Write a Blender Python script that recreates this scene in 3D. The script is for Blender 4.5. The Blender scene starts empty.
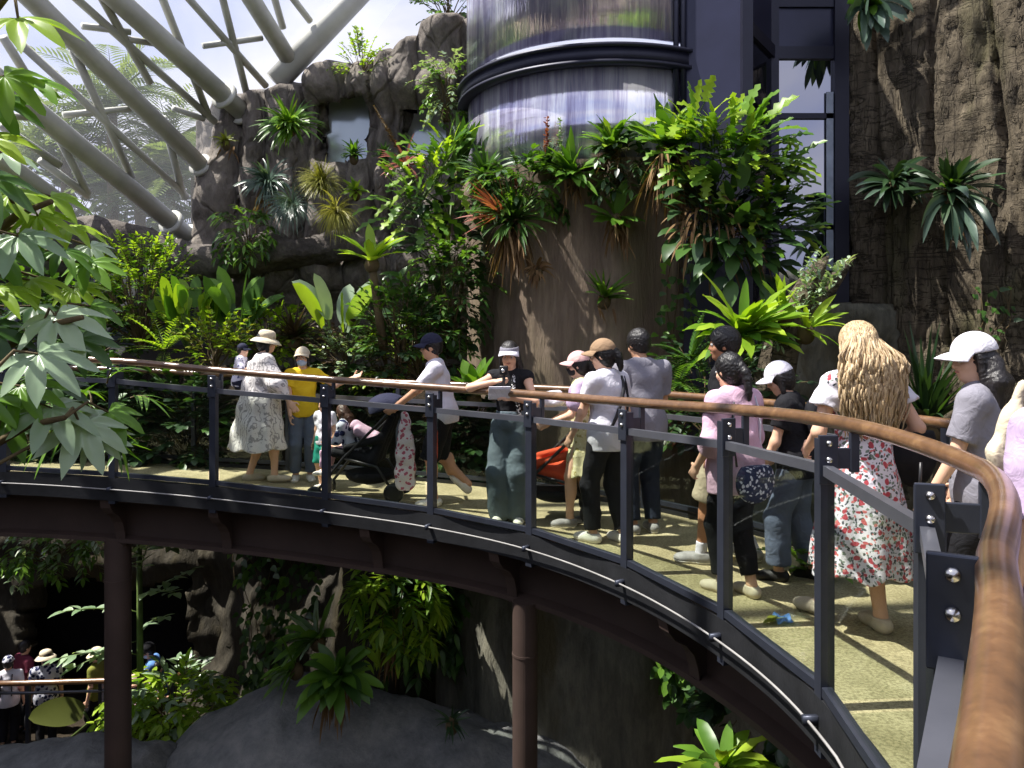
import bpy, math, random
import numpy as np
from mathutils import Vector, Matrix, noise
S = bpy.context.scene
COL = S.collection
F, HX, HY, CH = 760.0, 512.0, 334.0, 1.63      # focal length (px), principal point / horizon row, eye height (m)
def W(px, py, d):
    """a point seen at (px,py) standing d metres in front of the camera"""
    return Vector(((px-HX)/F*d, d, CH-(py-HY)/F*d))
rnd = random.Random(7)
U = rnd.uniform
UP = Vector((0, 0, 1))

# ------------------------------------------------------------------ objects
def tag(o, label=None, cat=None, group=None, kind=None):
    if label: o['label'] = label
    if cat: o['category'] = cat
    if group: o['group'] = group
    if kind: o['kind'] = kind
    return o
def thing(name, label, cat, loc=(0, 0, 0), rz=0.0, group=None, kind=None):
    o = bpy.data.objects.new(name, None); COL.objects.link(o)
    o.location = loc; o.rotation_euler = (0, 0, rz); o.empty_display_size = .1
    return tag(o, label, cat, group, kind)
def link(name, me, m, parent=None, world=False):
    o = bpy.data.objects.new(name, me); COL.objects.link(o)
    for x in (m if isinstance(m, (list, tuple)) else [m]): me.materials.append(x)
    if parent:
        o.parent = parent
        if world:      # vertices are in world space, the parent sits elsewhere
            T = Matrix.Translation(parent.location) @ Matrix.Rotation(parent.rotation_euler[2], 4, 'Z')
            me.transform(T.inverted())
    return o

class MB:
    """collects shapes into one mesh"""
    def __init__(s): s.v = []; s.f = []; s.m = []; s.mi = 0
    def add(s, vs, fs):
        b = len(s.v); s.v.extend([tuple(x) for x in vs]); s.f.extend([tuple(b+i for i in f) for f in fs]); s.m.extend([s.mi]*len(fs))
    def box(s, c, half, R=None):
        c = Vector(c); vs = []
        for x in (-1, 1):
            for y in (-1, 1):
                for z in (-1, 1):
                    p = Vector((x*half[0], y*half[1], z*half[2])); vs.append(c+(R @ p if R else p))
        s.add(vs, [(0, 1, 3, 2), (4, 6, 7, 5), (0, 4, 5, 1), (2, 3, 7, 6), (0, 2, 6, 4), (1, 5, 7, 3)])
    def tube(s, pts, r, n=10, cap=True, flat=1.0):
        pts = [Vector(p) for p in pts]; k = len(pts)
        rs = r if isinstance(r, (list, tuple)) else [r]*k
        vs = []; fs = []; ref = None
        for i, p in enumerate(pts):
            t = (pts[min(i+1, k-1)]-pts[max(i-1, 0)])
            t = t.normalized() if t.length > 1e-9 else Vector((0, 0, 1))
            if ref is None: ref = Vector((0, 0, 1)) if abs(t.z) < .9 else Vector((1, 0, 0))
            a = ref-t*ref.dot(t)
            if a.length < 1e-6: a = t.orthogonal()
            a.normalize(); b = t.cross(a); ref = a
            for j in range(n):
                th = 2*math.pi*j/n
                vs.append(p+(a*math.cos(th)*flat+b*math.sin(th))*rs[i])
        for i in range(k-1):
            for j in range(n):
                j2 = (j+1) % n
                fs.append((i*n+j, i*n+j2, (i+1)*n+j2, (i+1)*n+j))
        if cap:
            fs.append(tuple(reversed(range(n)))); fs.append(tuple((k-1)*n+j for j in range(n)))
        s.add(vs, fs)
    def sweep(s, pts, prof, ups=None, side=None):
        """sweep a closed profile [(across, up)...] along pts; across = horizontal normal to the path"""
        pts = [Vector(p) for p in pts]; k = len(pts); n = len(prof); vs = []; fs = []
        for i, p in enumerate(pts):
            t = pts[min(i+1, k-1)]-pts[max(i-1, 0)]; t.z = 0; t.normalize()
            a = Vector((t.y, -t.x, 0))
            for (u, w) in prof: vs.append(p+a*u+UP*w)
        for i in range(k-1):
            for j in range(n):
                j2 = (j+1) % n
                fs.append((i*n+j, i*n+j2, (i+1)*n+j2, (i+1)*n+j))
        fs.append(tuple(reversed(range(n)))); fs.append(tuple((k-1)*n+j for j in range(n)))
        s.add(vs, fs)
    def lathe(s, c, prof, n=20, R=None):
        c = Vector(c); vs = []; fs = []; k = len(prof)
        for (r, z) in prof:
            for j in range(n):
                th = 2*math.pi*j/n; p = Vector((r*math.cos(th), r*math.sin(th), z)); vs.append(c+(R @ p if R else p))
        for i in range(k-1):
            for j in range(n):
                j2 = (j+1) % n; fs.append((i*n+j, i*n+j2, (i+1)*n+j2, (i+1)*n+j))
        fs.append(tuple(reversed(range(n)))); fs.append(tuple((k-1)*n+j for j in range(n)))
        s.add(vs, fs)
    def ball(s, c, r, R=None, nu=12, nv=8):
        r = r if isinstance(r, (list, tuple)) else (r, r, r); c = Vector(c); vs = []; fs = []
        for i in range(nv+1):
            ph = math.pi*i/nv
            for j in range(nu):
                th = 2*math.pi*j/nu
                p = Vector((r[0]*math.sin(ph)*math.cos(th), r[1]*math.sin(ph)*math.sin(th), -r[2]*math.cos(ph)))
                vs.append(c+(R @ p if R else p))
        for i in range(nv):
            for j in range(nu):
                j2 = (j+1) % nu; fs.append((i*nu+j, i*nu+j2, (i+1)*nu+j2, (i+1)*nu+j))
        s.add(vs, fs)
    def blade(s, p, d, nrm, L, w, prof, droop=.5, fold=.2, seg=6, wave=0.0, twist=0.0, wf=3.0):
        """a leaf: a strip folded on its midrib, arching along its length"""
        p = Vector(p); d = Vector(d).normalized(); nrm = Vector(nrm)
        vs = []; fs = []; ph = U(0, 6)
        for i in range(seg+1):
            t = i/seg
            sd = d.cross(nrm)
            if sd.length < 1e-6: sd = d.orthogonal()
            sd.normalize(); nn = sd.cross(d).normalized()
            ww = w*prof(t)
            wv = math.sin(t*wf*6.28+ph)*wave*w
            vs += [p+sd*ww+nn*(fold*ww+wv), p, p-sd*ww+nn*(fold*ww-wv)]
            if i < seg:
                p = p+d*(L/seg)
                d = (d+Vector((0, 0, -1))*(droop/seg)).normalized(); nrm = nn
                if twist: nrm = Matrix.Rotation(twist/seg, 3, d) @ nrm
        for i in range(seg):
            a = i*3
            fs += [(a, a+1, a+4, a+3), (a+1, a+2, a+5, a+4)]
        s.add(vs, fs)
        return p
    def build(s, name, m, parent=None, smooth=True, world=True):
        me = bpy.data.meshes.new(name); me.from_pydata(s.v, [], s.f)
        if s.m and max(s.m) > 0: me.polygons.foreach_set('material_index', s.m)
        me.polygons.foreach_set('use_smooth', [bool(smooth)]*len(me.polygons)); me.update()
        return link(name, me, m, parent, world)

def bevel(o, w=.006, seg=2):
    b = o.modifiers.new('b', 'BEVEL'); b.width = w; b.segments = seg; b.limit_method = 'ANGLE'; return o

# leaf outlines: half width along the length
def P_strap(t): return min(1, (t*3.2+.12))*max(0.0, 1-max(0, (t-.55)/.45)**2.2)+.0
def P_lance(t): return math.sin(math.pi*min(1, t**.75))**.9*.98+.02*(1-t)
def P_oval(t): return math.sqrt(max(0, math.sin(math.pi*min(1, .04+.96*t))))*(1 if t < .99 else 0)
def P_lin(t): return (1-t**2.5)*(.6+.4*min(1, t*5))
def P_heart(t): return max(0, (1-t)**.7*1.05*min(1, .55+t*3)) if t < 1 else 0
def P_lobe(t):
    b = math.sin(math.pi*min(1, .1+.9*t))**.6 if t < 1 else 0
    return b*(.42+.58*abs(math.cos(t*math.pi*4.5)))
def P_shell(t): return .05+.95*math.sin(math.pi*min(1, t*.93+.03))**1.2 if t < 1 else 0

# ------------------------------------------------------------------ materials
def nt(name):
    m = bpy.data.materials.new(name); m.use_nodes = True
    t = m.node_tree; t.nodes.clear(); o = t.nodes.new('ShaderNodeOutputMaterial'); return m, t, o
def N(t, kind, **kw):
    n = t.nodes.new('ShaderNode'+kind)
    for k, v in kw.items():
        if k in n.inputs: n.inputs[k].default_value = v
        else: setattr(n, k, v)
    return n
def L(t, a, b): t.links.new(a, b)
def col4(c): return (c[0], c[1], c[2], 1)
def hexc(r, g, b):
    f = lambda x: ((x/255+.055)/1.055)**2.4 if x > 10 else x/255/12.92
    return (f(r), f(g), f(b))
def coords(t, scale=(1, 1, 1)):
    tc = N(t, 'TexCoord'); mp = N(t, 'Mapping'); mp.inputs['Scale'].default_value = scale
    L(t, tc.outputs['Object'], mp.inputs['Vector']); return mp.outputs[0]
def ramp(t, fac, stops):
    r = N(t, 'ValToRGB'); e = r.color_ramp.elements
    while len(e) < len(stops): e.new(.5)
    for x, (p, c) in zip(e, stops): x.position = p; x.color = col4(c)
    L(t, fac, r.inputs[0]); return r.outputs[0]
def noise_n(t, vec, scale, detail=4, rough=.55, dist=0.0):
    n = N(t, 'TexNoise'); n.inputs['Scale'].default_value = scale; n.inputs['Detail'].default_value = detail
    n.inputs['Roughness'].default_value = rough; n.inputs['Distortion'].default_value = dist
    L(t, vec, n.inputs['Vector']); return n.outputs['Fac']
def mix(t, fac, a, b, mode='MIX'):
    n = t.nodes.new('ShaderNodeMix'); n.data_type = 'RGBA'; n.blend_type = mode
    for s, x in ((n.inputs['Factor'], fac), (n.inputs[6], a), (n.inputs[7], b)):
        if isinstance(x, (int, float)): s.default_value = x
        elif isinstance(x, tuple): s.default_value = col4(x)
        else: L(t, x, s)
    return n.outputs[2]
def princ(t, o, col, rough=.6, metal=0.0, spec=.5):
    p = N(t, 'BsdfPrincipled'); p.inputs['Roughness'].default_value = rough; p.inputs['Metallic'].default_value = metal
    p.inputs['Specular IOR Level'].default_value = spec
    if isinstance(col, tuple): p.inputs['Base Color'].default_value = col4(col)
    else: L(t, col, p.inputs['Base Color'])
    L(t, p.outputs[0], o.inputs['Surface']); return p
def bump(t, p, h, strength=.4, dist=.02):
    b = N(t, 'Bump'); b.inputs['Strength'].default_value = strength; b.inputs['Distance'].default_value = dist
    L(t, h, b.inputs['Height']); L(t, b.outputs[0], p.inputs['Normal'])
def M_plain(name, c, rough=.6, metal=0.0, var=.25, ns=6.0, bs=0.0, bscale=40, spec=.4, stretch=(1, 1, 1)):
    m, t, o = nt(name); v = coords(t, stretch)
    f = noise_n(t, v, ns)
    c2 = tuple(x*(1-var) for x in c); c3 = tuple(min(1, x*(1+var*.6)) for x in c)
    p = princ(t, o, ramp(t, f, [(.3, c2), (.7, c3)]), rough, metal, spec)
    if bs: bump(t, p, noise_n(t, v, bscale), bs, .01)
    return m
def M_cloth(name, c, rough=.85, var=.1, bs=.35):
    m, t, o = nt(name); v = coords(t)
    f = noise_n(t, v, 9)
    p = princ(t, o, ramp(t, f, [(.3, tuple(x*(1-var) for x in c)), (.7, c)]), rough, 0, .2)
    bump(t, p, noise_n(t, v, 14, 3, .5, 1.2), bs, .03)
    return m
def M_leaf(name, c1, c2, tr=.4, rough=.38, spec=.45):
    """leaf: two greens varying leaf by leaf, light passes through the blade"""
    m, t, o = nt(name); g = N(t, 'NewGeometry'); v = coords(t)
    f = mix(t, .35, g.outputs['Random Per Island'], noise_n(t, v, 5))
    c = ramp(t, f, [(.12, c1), (.8, c2)])
    p = N(t, 'BsdfPrincipled'); p.inputs['Roughness'].default_value = rough; p.inputs['Specular IOR Level'].default_value = spec
    L(t, c, p.inputs['Base Color'])
    tl = N(t, 'BsdfTranslucent')
    L(t, mix(t, 1.0, c, (1.0, 1.0, .35), 'MULTIPLY'), tl.inputs['Color'])
    mx = N(t, 'MixShader'); mx.inputs[0].default_value = tr
    L(t, p.outputs[0], mx.inputs[1]); L(t, tl.outputs[0], mx.inputs[2]); L(t, mx.outputs[0], o.inputs['Surface'])
    return m
def M_rock(name, c1, c2, c3, scale=1.0, stretch=(1, 1, 1), bs=.8, rough=.92, crack=0.0, mossc=None, hcrack=0.0):
    m, t, o = nt(name); v = coords(t, stretch)
    f = noise_n(t, v, 1.3*scale, 8, .65, .4); g = noise_n(t, v, 7*scale, 6, .7)
    c = ramp(t, mix(t, .45, f, g), [(.32, c1), (.5, c2), (.68, c3)])
    if mossc:
        mv = coords(t, (1, 1, .35)); k = noise_n(t, mv, 1.1, 5, .6)
        c = mix(t, ramp(t, k, [(.52, (0, 0, 0)), (.64, (.8, .8, .8))]), c, mossc)
    h = mix(t, .5, f, g)
    if crack:
        vo = N(t, 'TexVoronoi'); vo.feature = 'DISTANCE_TO_EDGE'; vo.inputs['Scale'].default_value = 1.6*scale
        v2 = coords(t, (1.0, 1.0, crack))
        dn = N(t, 'TexNoise'); dn.inputs['Scale'].default_value = 1.1; dn.inputs['Detail'].default_value = 3; L(t, v2, dn.inputs['Vector'])
        L(t, mix(t, .3, v2, dn.outputs['Color'], 'ADD'), vo.inputs['Vector'])
        e = ramp(t, vo.outputs['Distance'], [(.0, (.0, .0, .0)), (.07, (1, 1, 1))])
        h = mix(t, .5, h, e, 'MULTIPLY'); c = mix(t, .3, c, e, 'MULTIPLY')
    if hcrack:
        k = noise_n(t, coords(t, (.9, .9, 5.0)), 1.5, 5, .6, .5); e = ramp(t, k, [(.480, (1, 1, 1)), (.498, (.0, .0, .0)), (.502, (0, 0, 0)), (.520, (1, 1, 1))])
        k2 = noise_n(t, coords(t, (3.5, 3.5, .35)), 1.4, 4, .6, .3); e2 = ramp(t, k2, [(.485, (1, 1, 1)), (.5, (.1, .1, .1)), (.515, (1, 1, 1))])
        e = mix(t, 1.0, e, e2, 'MULTIPLY'); c = mix(t, hcrack, c, e, 'MULTIPLY'); h = mix(t, .5, h, e, 'MULTIPLY')
    p = princ(t, o, c, rough, 0, .25); bump(t, p, h, bs, .12)
    return m
def M_glass(name, tint, refl=.06, rough=.02, base=0.0):
    m, t, o = nt(name); tr = N(t, 'BsdfTransparent'); tr.inputs[0].default_value = col4(tint)
    g = N(t, 'BsdfGlossy'); g.inputs['Roughness'].default_value = rough; g.inputs[0].default_value = (.9, .95, 1, 1)
    fr = N(t, 'LayerWeight'); fr.inputs[0].default_value = .25
    k = N(t, 'Math', operation='MULTIPLY_ADD'); L(t, fr.outputs['Fresnel'], k.inputs[0]); k.inputs[1].default_value = .12; k.inputs[2].default_value = refl
    cl = N(t, 'Clamp'); L(t, k.outputs[0], cl.inputs[0])
    mx = N(t, 'MixShader'); L(t, cl.outputs[0], mx.inputs[0]); L(t, tr.outputs[0], mx.inputs[1]); L(t, g.outputs[0], mx.inputs[2])
    if base:
        d = N(t, 'BsdfTranslucent'); d.inputs[0].default_value = (.85, .88, .95, 1)
        m2 = N(t, 'MixShader'); m2.inputs[0].default_value = base
        L(t, mx.outputs[0], m2.inputs[1]); L(t, d.outputs[0], m2.inputs[2]); mx = m2
    L(t, mx.outputs[0], o.inputs['Surface']); return m

steel = M_plain('dark_steel', hexc(62, 66, 78), .42, .55, .15, 8)
steel2 = M_plain('fascia_steel', hexc(48, 49, 52), .5, .4, .3, 5, .2, 30)
brownsteel = M_plain('brown_painted_steel', hexc(72, 58, 52), .6, .0, .2, 3)
midbar_m = M_plain('grey_bar_steel', hexc(120, 122, 132), .33, .7, .15, 6)
bolt_m = M_plain('bolt_steel', (.62, .6, .58), .25, 1.0, .1)
roofsteel = M_plain('grey_roof_paint', hexc(186, 186, 178), .55, .1, .22, 2)
def M_rail():
    m, t, o = nt('varnished_wood_rail'); v = coords(t, (1, 1, 1))
    f = noise_n(t, v, 2.2, 6, .7, .8); g = noise_n(t, coords(t, (30, 30, 90)), 1.0, 3)
    n3 = noise_n(t, v, 18, 6, .7)
    c = ramp(t, mix(t, .5, mix(t, .25, f, g), n3), [(.3, hexc(66, 48, 37)), (.52, hexc(108, 79, 55)), (.72, hexc(146, 114, 80))])
    p = princ(t, o, c, .28, 0, .6); p.inputs['Coat Weight'].default_value = .4; p.inputs['Coat Roughness'].default_value = .2
    bump(t, p, g, .1, .004); return m
rail_m = M_rail()
def M_deck():
    m, t, o = nt('pebbled_concrete_deck'); v = coords(t)
    f = noise_n(t, v, 1.4, 5, .6); g = noise_n(t, v, 60, 3, .6); h = noise_n(t, v, 5, 4)
    c = ramp(t, f, [(.3, hexc(156, 145, 110)), (.6, hexc(190, 178, 142)), (.75, hexc(204, 194, 162))])
    c = mix(t, .55, c, ramp(t, g, [(.38, (.25, .24, .2)), (.58, (1, 1, 1))]), 'MULTIPLY')
    c = mix(t, .35, c, ramp(t, h, [(.4, (.5, .5, .45)), (.6, (1, 1, 1))]), 'MULTIPLY')
    p = princ(t, o, c, .85, 0, .25); bump(t, p, g, .5, .01); return m
deck_m = M_deck()
glass_m = M_glass('rail_glass', (.88, .91, .87), .014, .03)
roofglass_m = M_glass('roof_glass', (.98, .985, 1.0), .02, .05, .02)
# foliage
G = {}
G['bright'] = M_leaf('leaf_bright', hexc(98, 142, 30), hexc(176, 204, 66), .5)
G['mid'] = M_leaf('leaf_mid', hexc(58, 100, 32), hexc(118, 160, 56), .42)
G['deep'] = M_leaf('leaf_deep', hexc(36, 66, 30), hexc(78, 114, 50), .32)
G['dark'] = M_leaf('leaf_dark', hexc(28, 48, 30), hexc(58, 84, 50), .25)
G['blue'] = M_leaf('leaf_grey_green', hexc(52, 74, 62), hexc(96, 118, 100), .2, .32, .6)
G['olive'] = M_leaf('leaf_olive', hexc(96, 110, 34), hexc(156, 162, 66), .45)
G['grass'] = M_leaf('leaf_straw', hexc(112, 118, 50), hexc(180, 176, 100), .4)
G['red'] = M_leaf('leaf_red', hexc(110, 52, 48), hexc(176, 108, 92), .35)
G['maroon'] = M_leaf('leaf_maroon', hexc(44, 30, 32), hexc(84, 70, 48), .25)
G['dead'] = M_leaf('leaf_dead', hexc(84, 62, 42), hexc(152, 124, 90), .25, .8, .1)
G['palm'] = M_leaf('leaf_palm', hexc(84, 104, 70), hexc(134, 150, 108), .4)
G['pale'] = M_leaf('leaf_pale', hexc(116, 146, 108), hexc(176, 196, 164), .35, .3, .6)
stem_m = M_plain('stem_bark', hexc(92, 78, 52), .85, 0, .35, 8, .5, 30)
gstem_m = M_plain('green_stem', hexc(84, 104, 50), .6, 0, .3, 8)
soil_m = M_rock('soil', hexc(26, 22, 16), hexc(44, 36, 26), hexc(62, 54, 40), 2.0)
cliff_m = M_rock('cliff_rock', hexc(72, 68, 64), hexc(120, 113, 106), hexc(158, 149, 138), 1.3, (1.2, 1.2, .6), 1.0, .92, .55)
ledge_m = M_rock('ledge_rock', hexc(56, 52, 50), hexc(96, 90, 85), hexc(134, 127, 119), 1.4, (1, 1, 1), .9)
bark_m = M_rock('bark_rock', hexc(60, 54, 46), hexc(93, 84, 70), hexc(128, 117, 98), 1.0, (1.6, 1.6, .55), .8, .9, 0, hexc(92, 88, 62), .55)
trunk_m = M_rock('trunk_concrete', hexc(88, 76, 66), hexc(122, 107, 92), hexc(152, 136, 116), 1.0, (2.2, 2.2, .3), .6, .85, 0, hexc(112, 102, 80))
lower_m = M_rock('lower_rock', hexc(66, 66, 58), hexc(100, 99, 88), hexc(134, 131, 114), 1.0, (1.5, 1.5, .4), .7, .85, 0, hexc(80, 72, 46))
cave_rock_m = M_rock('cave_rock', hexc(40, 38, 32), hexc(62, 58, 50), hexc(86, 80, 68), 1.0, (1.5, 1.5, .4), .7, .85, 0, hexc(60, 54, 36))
boulder_m = M_rock('boulder_rock', hexc(82, 84, 84), hexc(120, 121, 120), hexc(150, 149, 144), 1.0, (1, 1, 1), .6, .85)
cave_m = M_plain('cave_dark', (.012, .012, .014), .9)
frame_m = M_plain('window_frame_paint', hexc(40, 41, 56), .45, .3, .12, 4)
spandrel_m = M_plain('spandrel_panel', hexc(44, 46, 68), .3, .25, .2, 2)
# ================================================================== the setting
def fr(p, sc, oc=4):
    return noise.fractal(Vector(p)*sc, 1.0, 2.0, oc)
def sheet(name, fn, nu, nv, m, thick=.3, skip=None, kind='structure', parent=None):
    vs = []; fs = []
    for i in range(nu+1):
        for j in range(nv+1): vs.append(fn(i/nu, j/nv))
    for i in range(nu):
        for j in range(nv):
            if skip and skip((i+.5)/nu, (j+.5)/nv): continue
            a = i*(nv+1)+j; fs.append((a, a+nv+1, a+nv+2, a+1))
    mb = MB(); mb.add(vs, fs); o = mb.build(name, m, parent)
    if thick:
        so = o.modifiers.new('s', 'SOLIDIFY'); so.thickness = thick; so.offset = -1
    return tag(o, kind=kind) if parent is None else o
def lerp(a, b, t): return a+(b-a)*t
def poly(pts, t):
    """piecewise-linear lookup of (key,value...) rows"""
    if t <= pts[0][0]: return pts[0][1:]
    for a, b in zip(pts, pts[1:]):
        if t <= b[0]:
            k = (t-a[0])/(b[0]-a[0]); return tuple(lerp(x, y, k) for x, y in zip(a[1:], b[1:]))
    return pts[-1][1:]
def sstep(x): x = max(0, min(1, x)); return x*x*(3-2*x)

# --- walkway curve: inner railing stations (x, y, deck z, rail z)
ST = [(-7.4, 7.15, .27, 1.42), (-6.1, 7.36, .26, 1.41), (-4.95, 7.42, .24, 1.40), (-3.86, 7.36, .19, 1.36), (-2.84, 7.24, .13, 1.275), (-1.71, 7.0, .06, 1.20), (-.695, 6.6, .02, 1.155),
      (.15, 6.0, .0, 1.14), (.78, 5.16, .0, 1.155), (1.185, 4.23, .0, 1.20), (1.344, 3.27, .02, 1.235), (1.255, 2.3, .02, 1.22), (.80, 1.38, .02, 1.22), (.26, .54, .02, 1.22), (-.3, -.3, .02, 1.22), (-.95, -1.1, .02, 1.22)]
RO = [.13]*11+[.16, .065, .06, .06, .06]      # how far the wooden rail sits outside the posts
WID = 1.55
def cr(a, b, c, d, t):
    return tuple(.5*((2*q)+(-p+r)*t+(2*p-5*q+4*r-s)*t*t+(-p+3*q-3*r+s)*t**3) for p, q, r, s in zip(a, b, c, d))
def station(s):
    i = max(0, min(len(ST)-2, int(s))); t = s-i
    g = lambda k: ST[max(0, min(len(ST)-1, k))]
    return cr(g(i-1), g(i), g(i+1), g(i+2), t)
def rail_off(s):
    i = max(0, min(len(RO)-2, int(s))); return lerp(RO[i], RO[i+1], s-i)
def frame_at(s):
    a = station(s-.02); b = station(s+.02); p = station(s)
    t = Vector((b[0]-a[0], b[1]-a[1], 0)).normalized(); n = Vector((-t.y, t.x, 0))
    return Vector((p[0], p[1], 0)), t, n, p[2], p[3]     # n points outwards, to the walkway side
def on_curve(s, off, z, rel='deck'):
    p, t, n, dz, rz = frame_at(s)
    q = p+n*off; q.z = (dz if rel == 'deck' else rz)+z
    if rel == 'deck': q.z -= max(0, off)/WID*.1*max(0, min(1, (7-s)/4))      # the far side lies a little lower on the left
    return q
S0, S1 = 0.0, 14.6
SS = [S0+(S1-S0)*i/150 for i in range(151)]
DENSE = [(s, frame_at(s)) for s in SS]
def deck_z(x, y):
    best = min(DENSE, key=lambda e: (e[1][0].x-x)**2+(e[1][0].y-y)**2)
    off = (Vector((x, y, 0))-best[1][0]).dot(best[1][2])
    return on_curve(best[0], off, 0).z
mb = MB()
vs = []; fs = []
for s in SS:
    for off, z in ((.02, .0), (.5, .0), (1.0, .0), (WID, .0), (WID, -.16), (.02, -.16)): vs.append(on_curve(s, off, z))
for i in range(len(SS)-1):
    for j in range(6):
        k = (j+1) % 6; fs.append((i*6+j, i*6+k, i*6+6+k, i*6+6+j))
mb.add(vs, fs); tag(mb.build('walkway_floor', deck_m, smooth=False), kind='structure')
# kerb strip, fascia channel, girder
def ribbon(name, prof, m, parent=None, s0=S0, s1=S1, n=150):
    """profile [(off, z)] swept along the curve"""
    mb = MB(); k = len(prof); vs = []; fs = []
    for i in range(n+1):
        s = s0+(s1-s0)*i/n
        for off, z in prof: vs.append(on_curve(s, off, z))
    for i in range(n):
        for j in range(k):
            j2 = (j+1) % k; fs.append((i*k+j, i*k+j2, (i+1)*k+j2, (i+1)*k+j))
    fs.append(tuple(range(k))); fs.append(tuple(n*k+j for j in reversed(range(k))))
    mb.add(vs, fs); return mb.build(name, m, parent, smooth=False)
bridge = thing('walkway_frame', 'dark steel edge and brown curved girder under the elevated walkway', 'bridge', (0, 0, 0), kind='structure')
ribbon('fascia', [(-.03, .05), (.03, .05), (.03, .02), (-.005, .02), (-.005, -.14), (.06, -.14), (.06, -.17), (-.03, -.17)], steel2, bridge)
ribbon('outer_fascia', [(WID-.02, .04), (WID+.02, .04), (WID+.02, -.2), (WID-.02, -.2)], steel2, bridge)
ribbon('girder', [(.34, -.2), (.62, -.2), (.62, -.58), (.72, -.6), (.72, -.64), (.24, -.64), (.24, -.6), (.34, -.58)], brownsteel, bridge)
ribbon('soffit', [(.05, -.16), (WID-.05, -.16), (WID-.05, -.2), (.05, -.2)], brownsteel, bridge)
def bracket(px):
    s = min(SS, key=lambda q: abs(HX+F*on_curve(q, .0, 0).x/max(.3, on_curve(q, .0, 0).y)-px) if q < 10 else 1e9)
    prof = [(.0, -.17), (.02, -.25), (.07, -.31), (.16, -.36), (.22, -.43), (.25, -.52), (.27, -.66), (.40, -.66), (.40, -.18)]
    mb = MB(); p, t, n, dz, rz = frame_at(s); vs = []
    for e in (-.012, .012):
        for off, z in prof: vs.append(on_curve(s, off, z)+t*e)
    k = len(prof); fs = [tuple(range(k)), tuple(k+j for j in reversed(range(k)))]+[(j, (j+1) % k, k+(j+1) % k, k+j) for j in range(k)]
    mb.add(vs, fs)
    fl = [on_curve(s, off, z) for off, z in prof[:7]]                        # curved flange along the free edge
    for a, b in zip(fl, fl[1:]):
        vs = [a-t*.05, a+t*.05, b+t*.05, b-t*.05]; vs += [v-n*.012 for v in vs]
        mb.add(vs, [(0, 1, 2, 3), (7, 6, 5, 4), (0, 4, 5, 1), (2, 6, 7, 3), (1, 5, 6, 2), (3, 7, 4, 0)])
    mb.build('bracket', brownsteel, bridge, smooth=False)
for px in (108, 213, 368, 498, 660): bracket(px)
def pillar(px, d, r, ztop, zbot, label):
    c = W(px, 500, d); mb = MB()
    mb.lathe((c.x, c.y, 0), [(r*1.7, zbot), (r*1.7, zbot+.04), (r, zbot+.05), (r, ztop-.45), (r*1.04, ztop-.45), (r*1.04, ztop-.43), (r, ztop-.43), (r, ztop)], 32)
    o = mb.build('support_pillar', brownsteel, smooth=False); tag(o, label, 'pillar', kind='structure')
pillar(118, 7.72, .125, -.42, -3.4, 'brown steel pillar standing on the rocks beside the lower path')
pillar(525, 6.35, .105, -.6, -5.2, 'brown steel pillar in front of the grey rock column')

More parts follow.
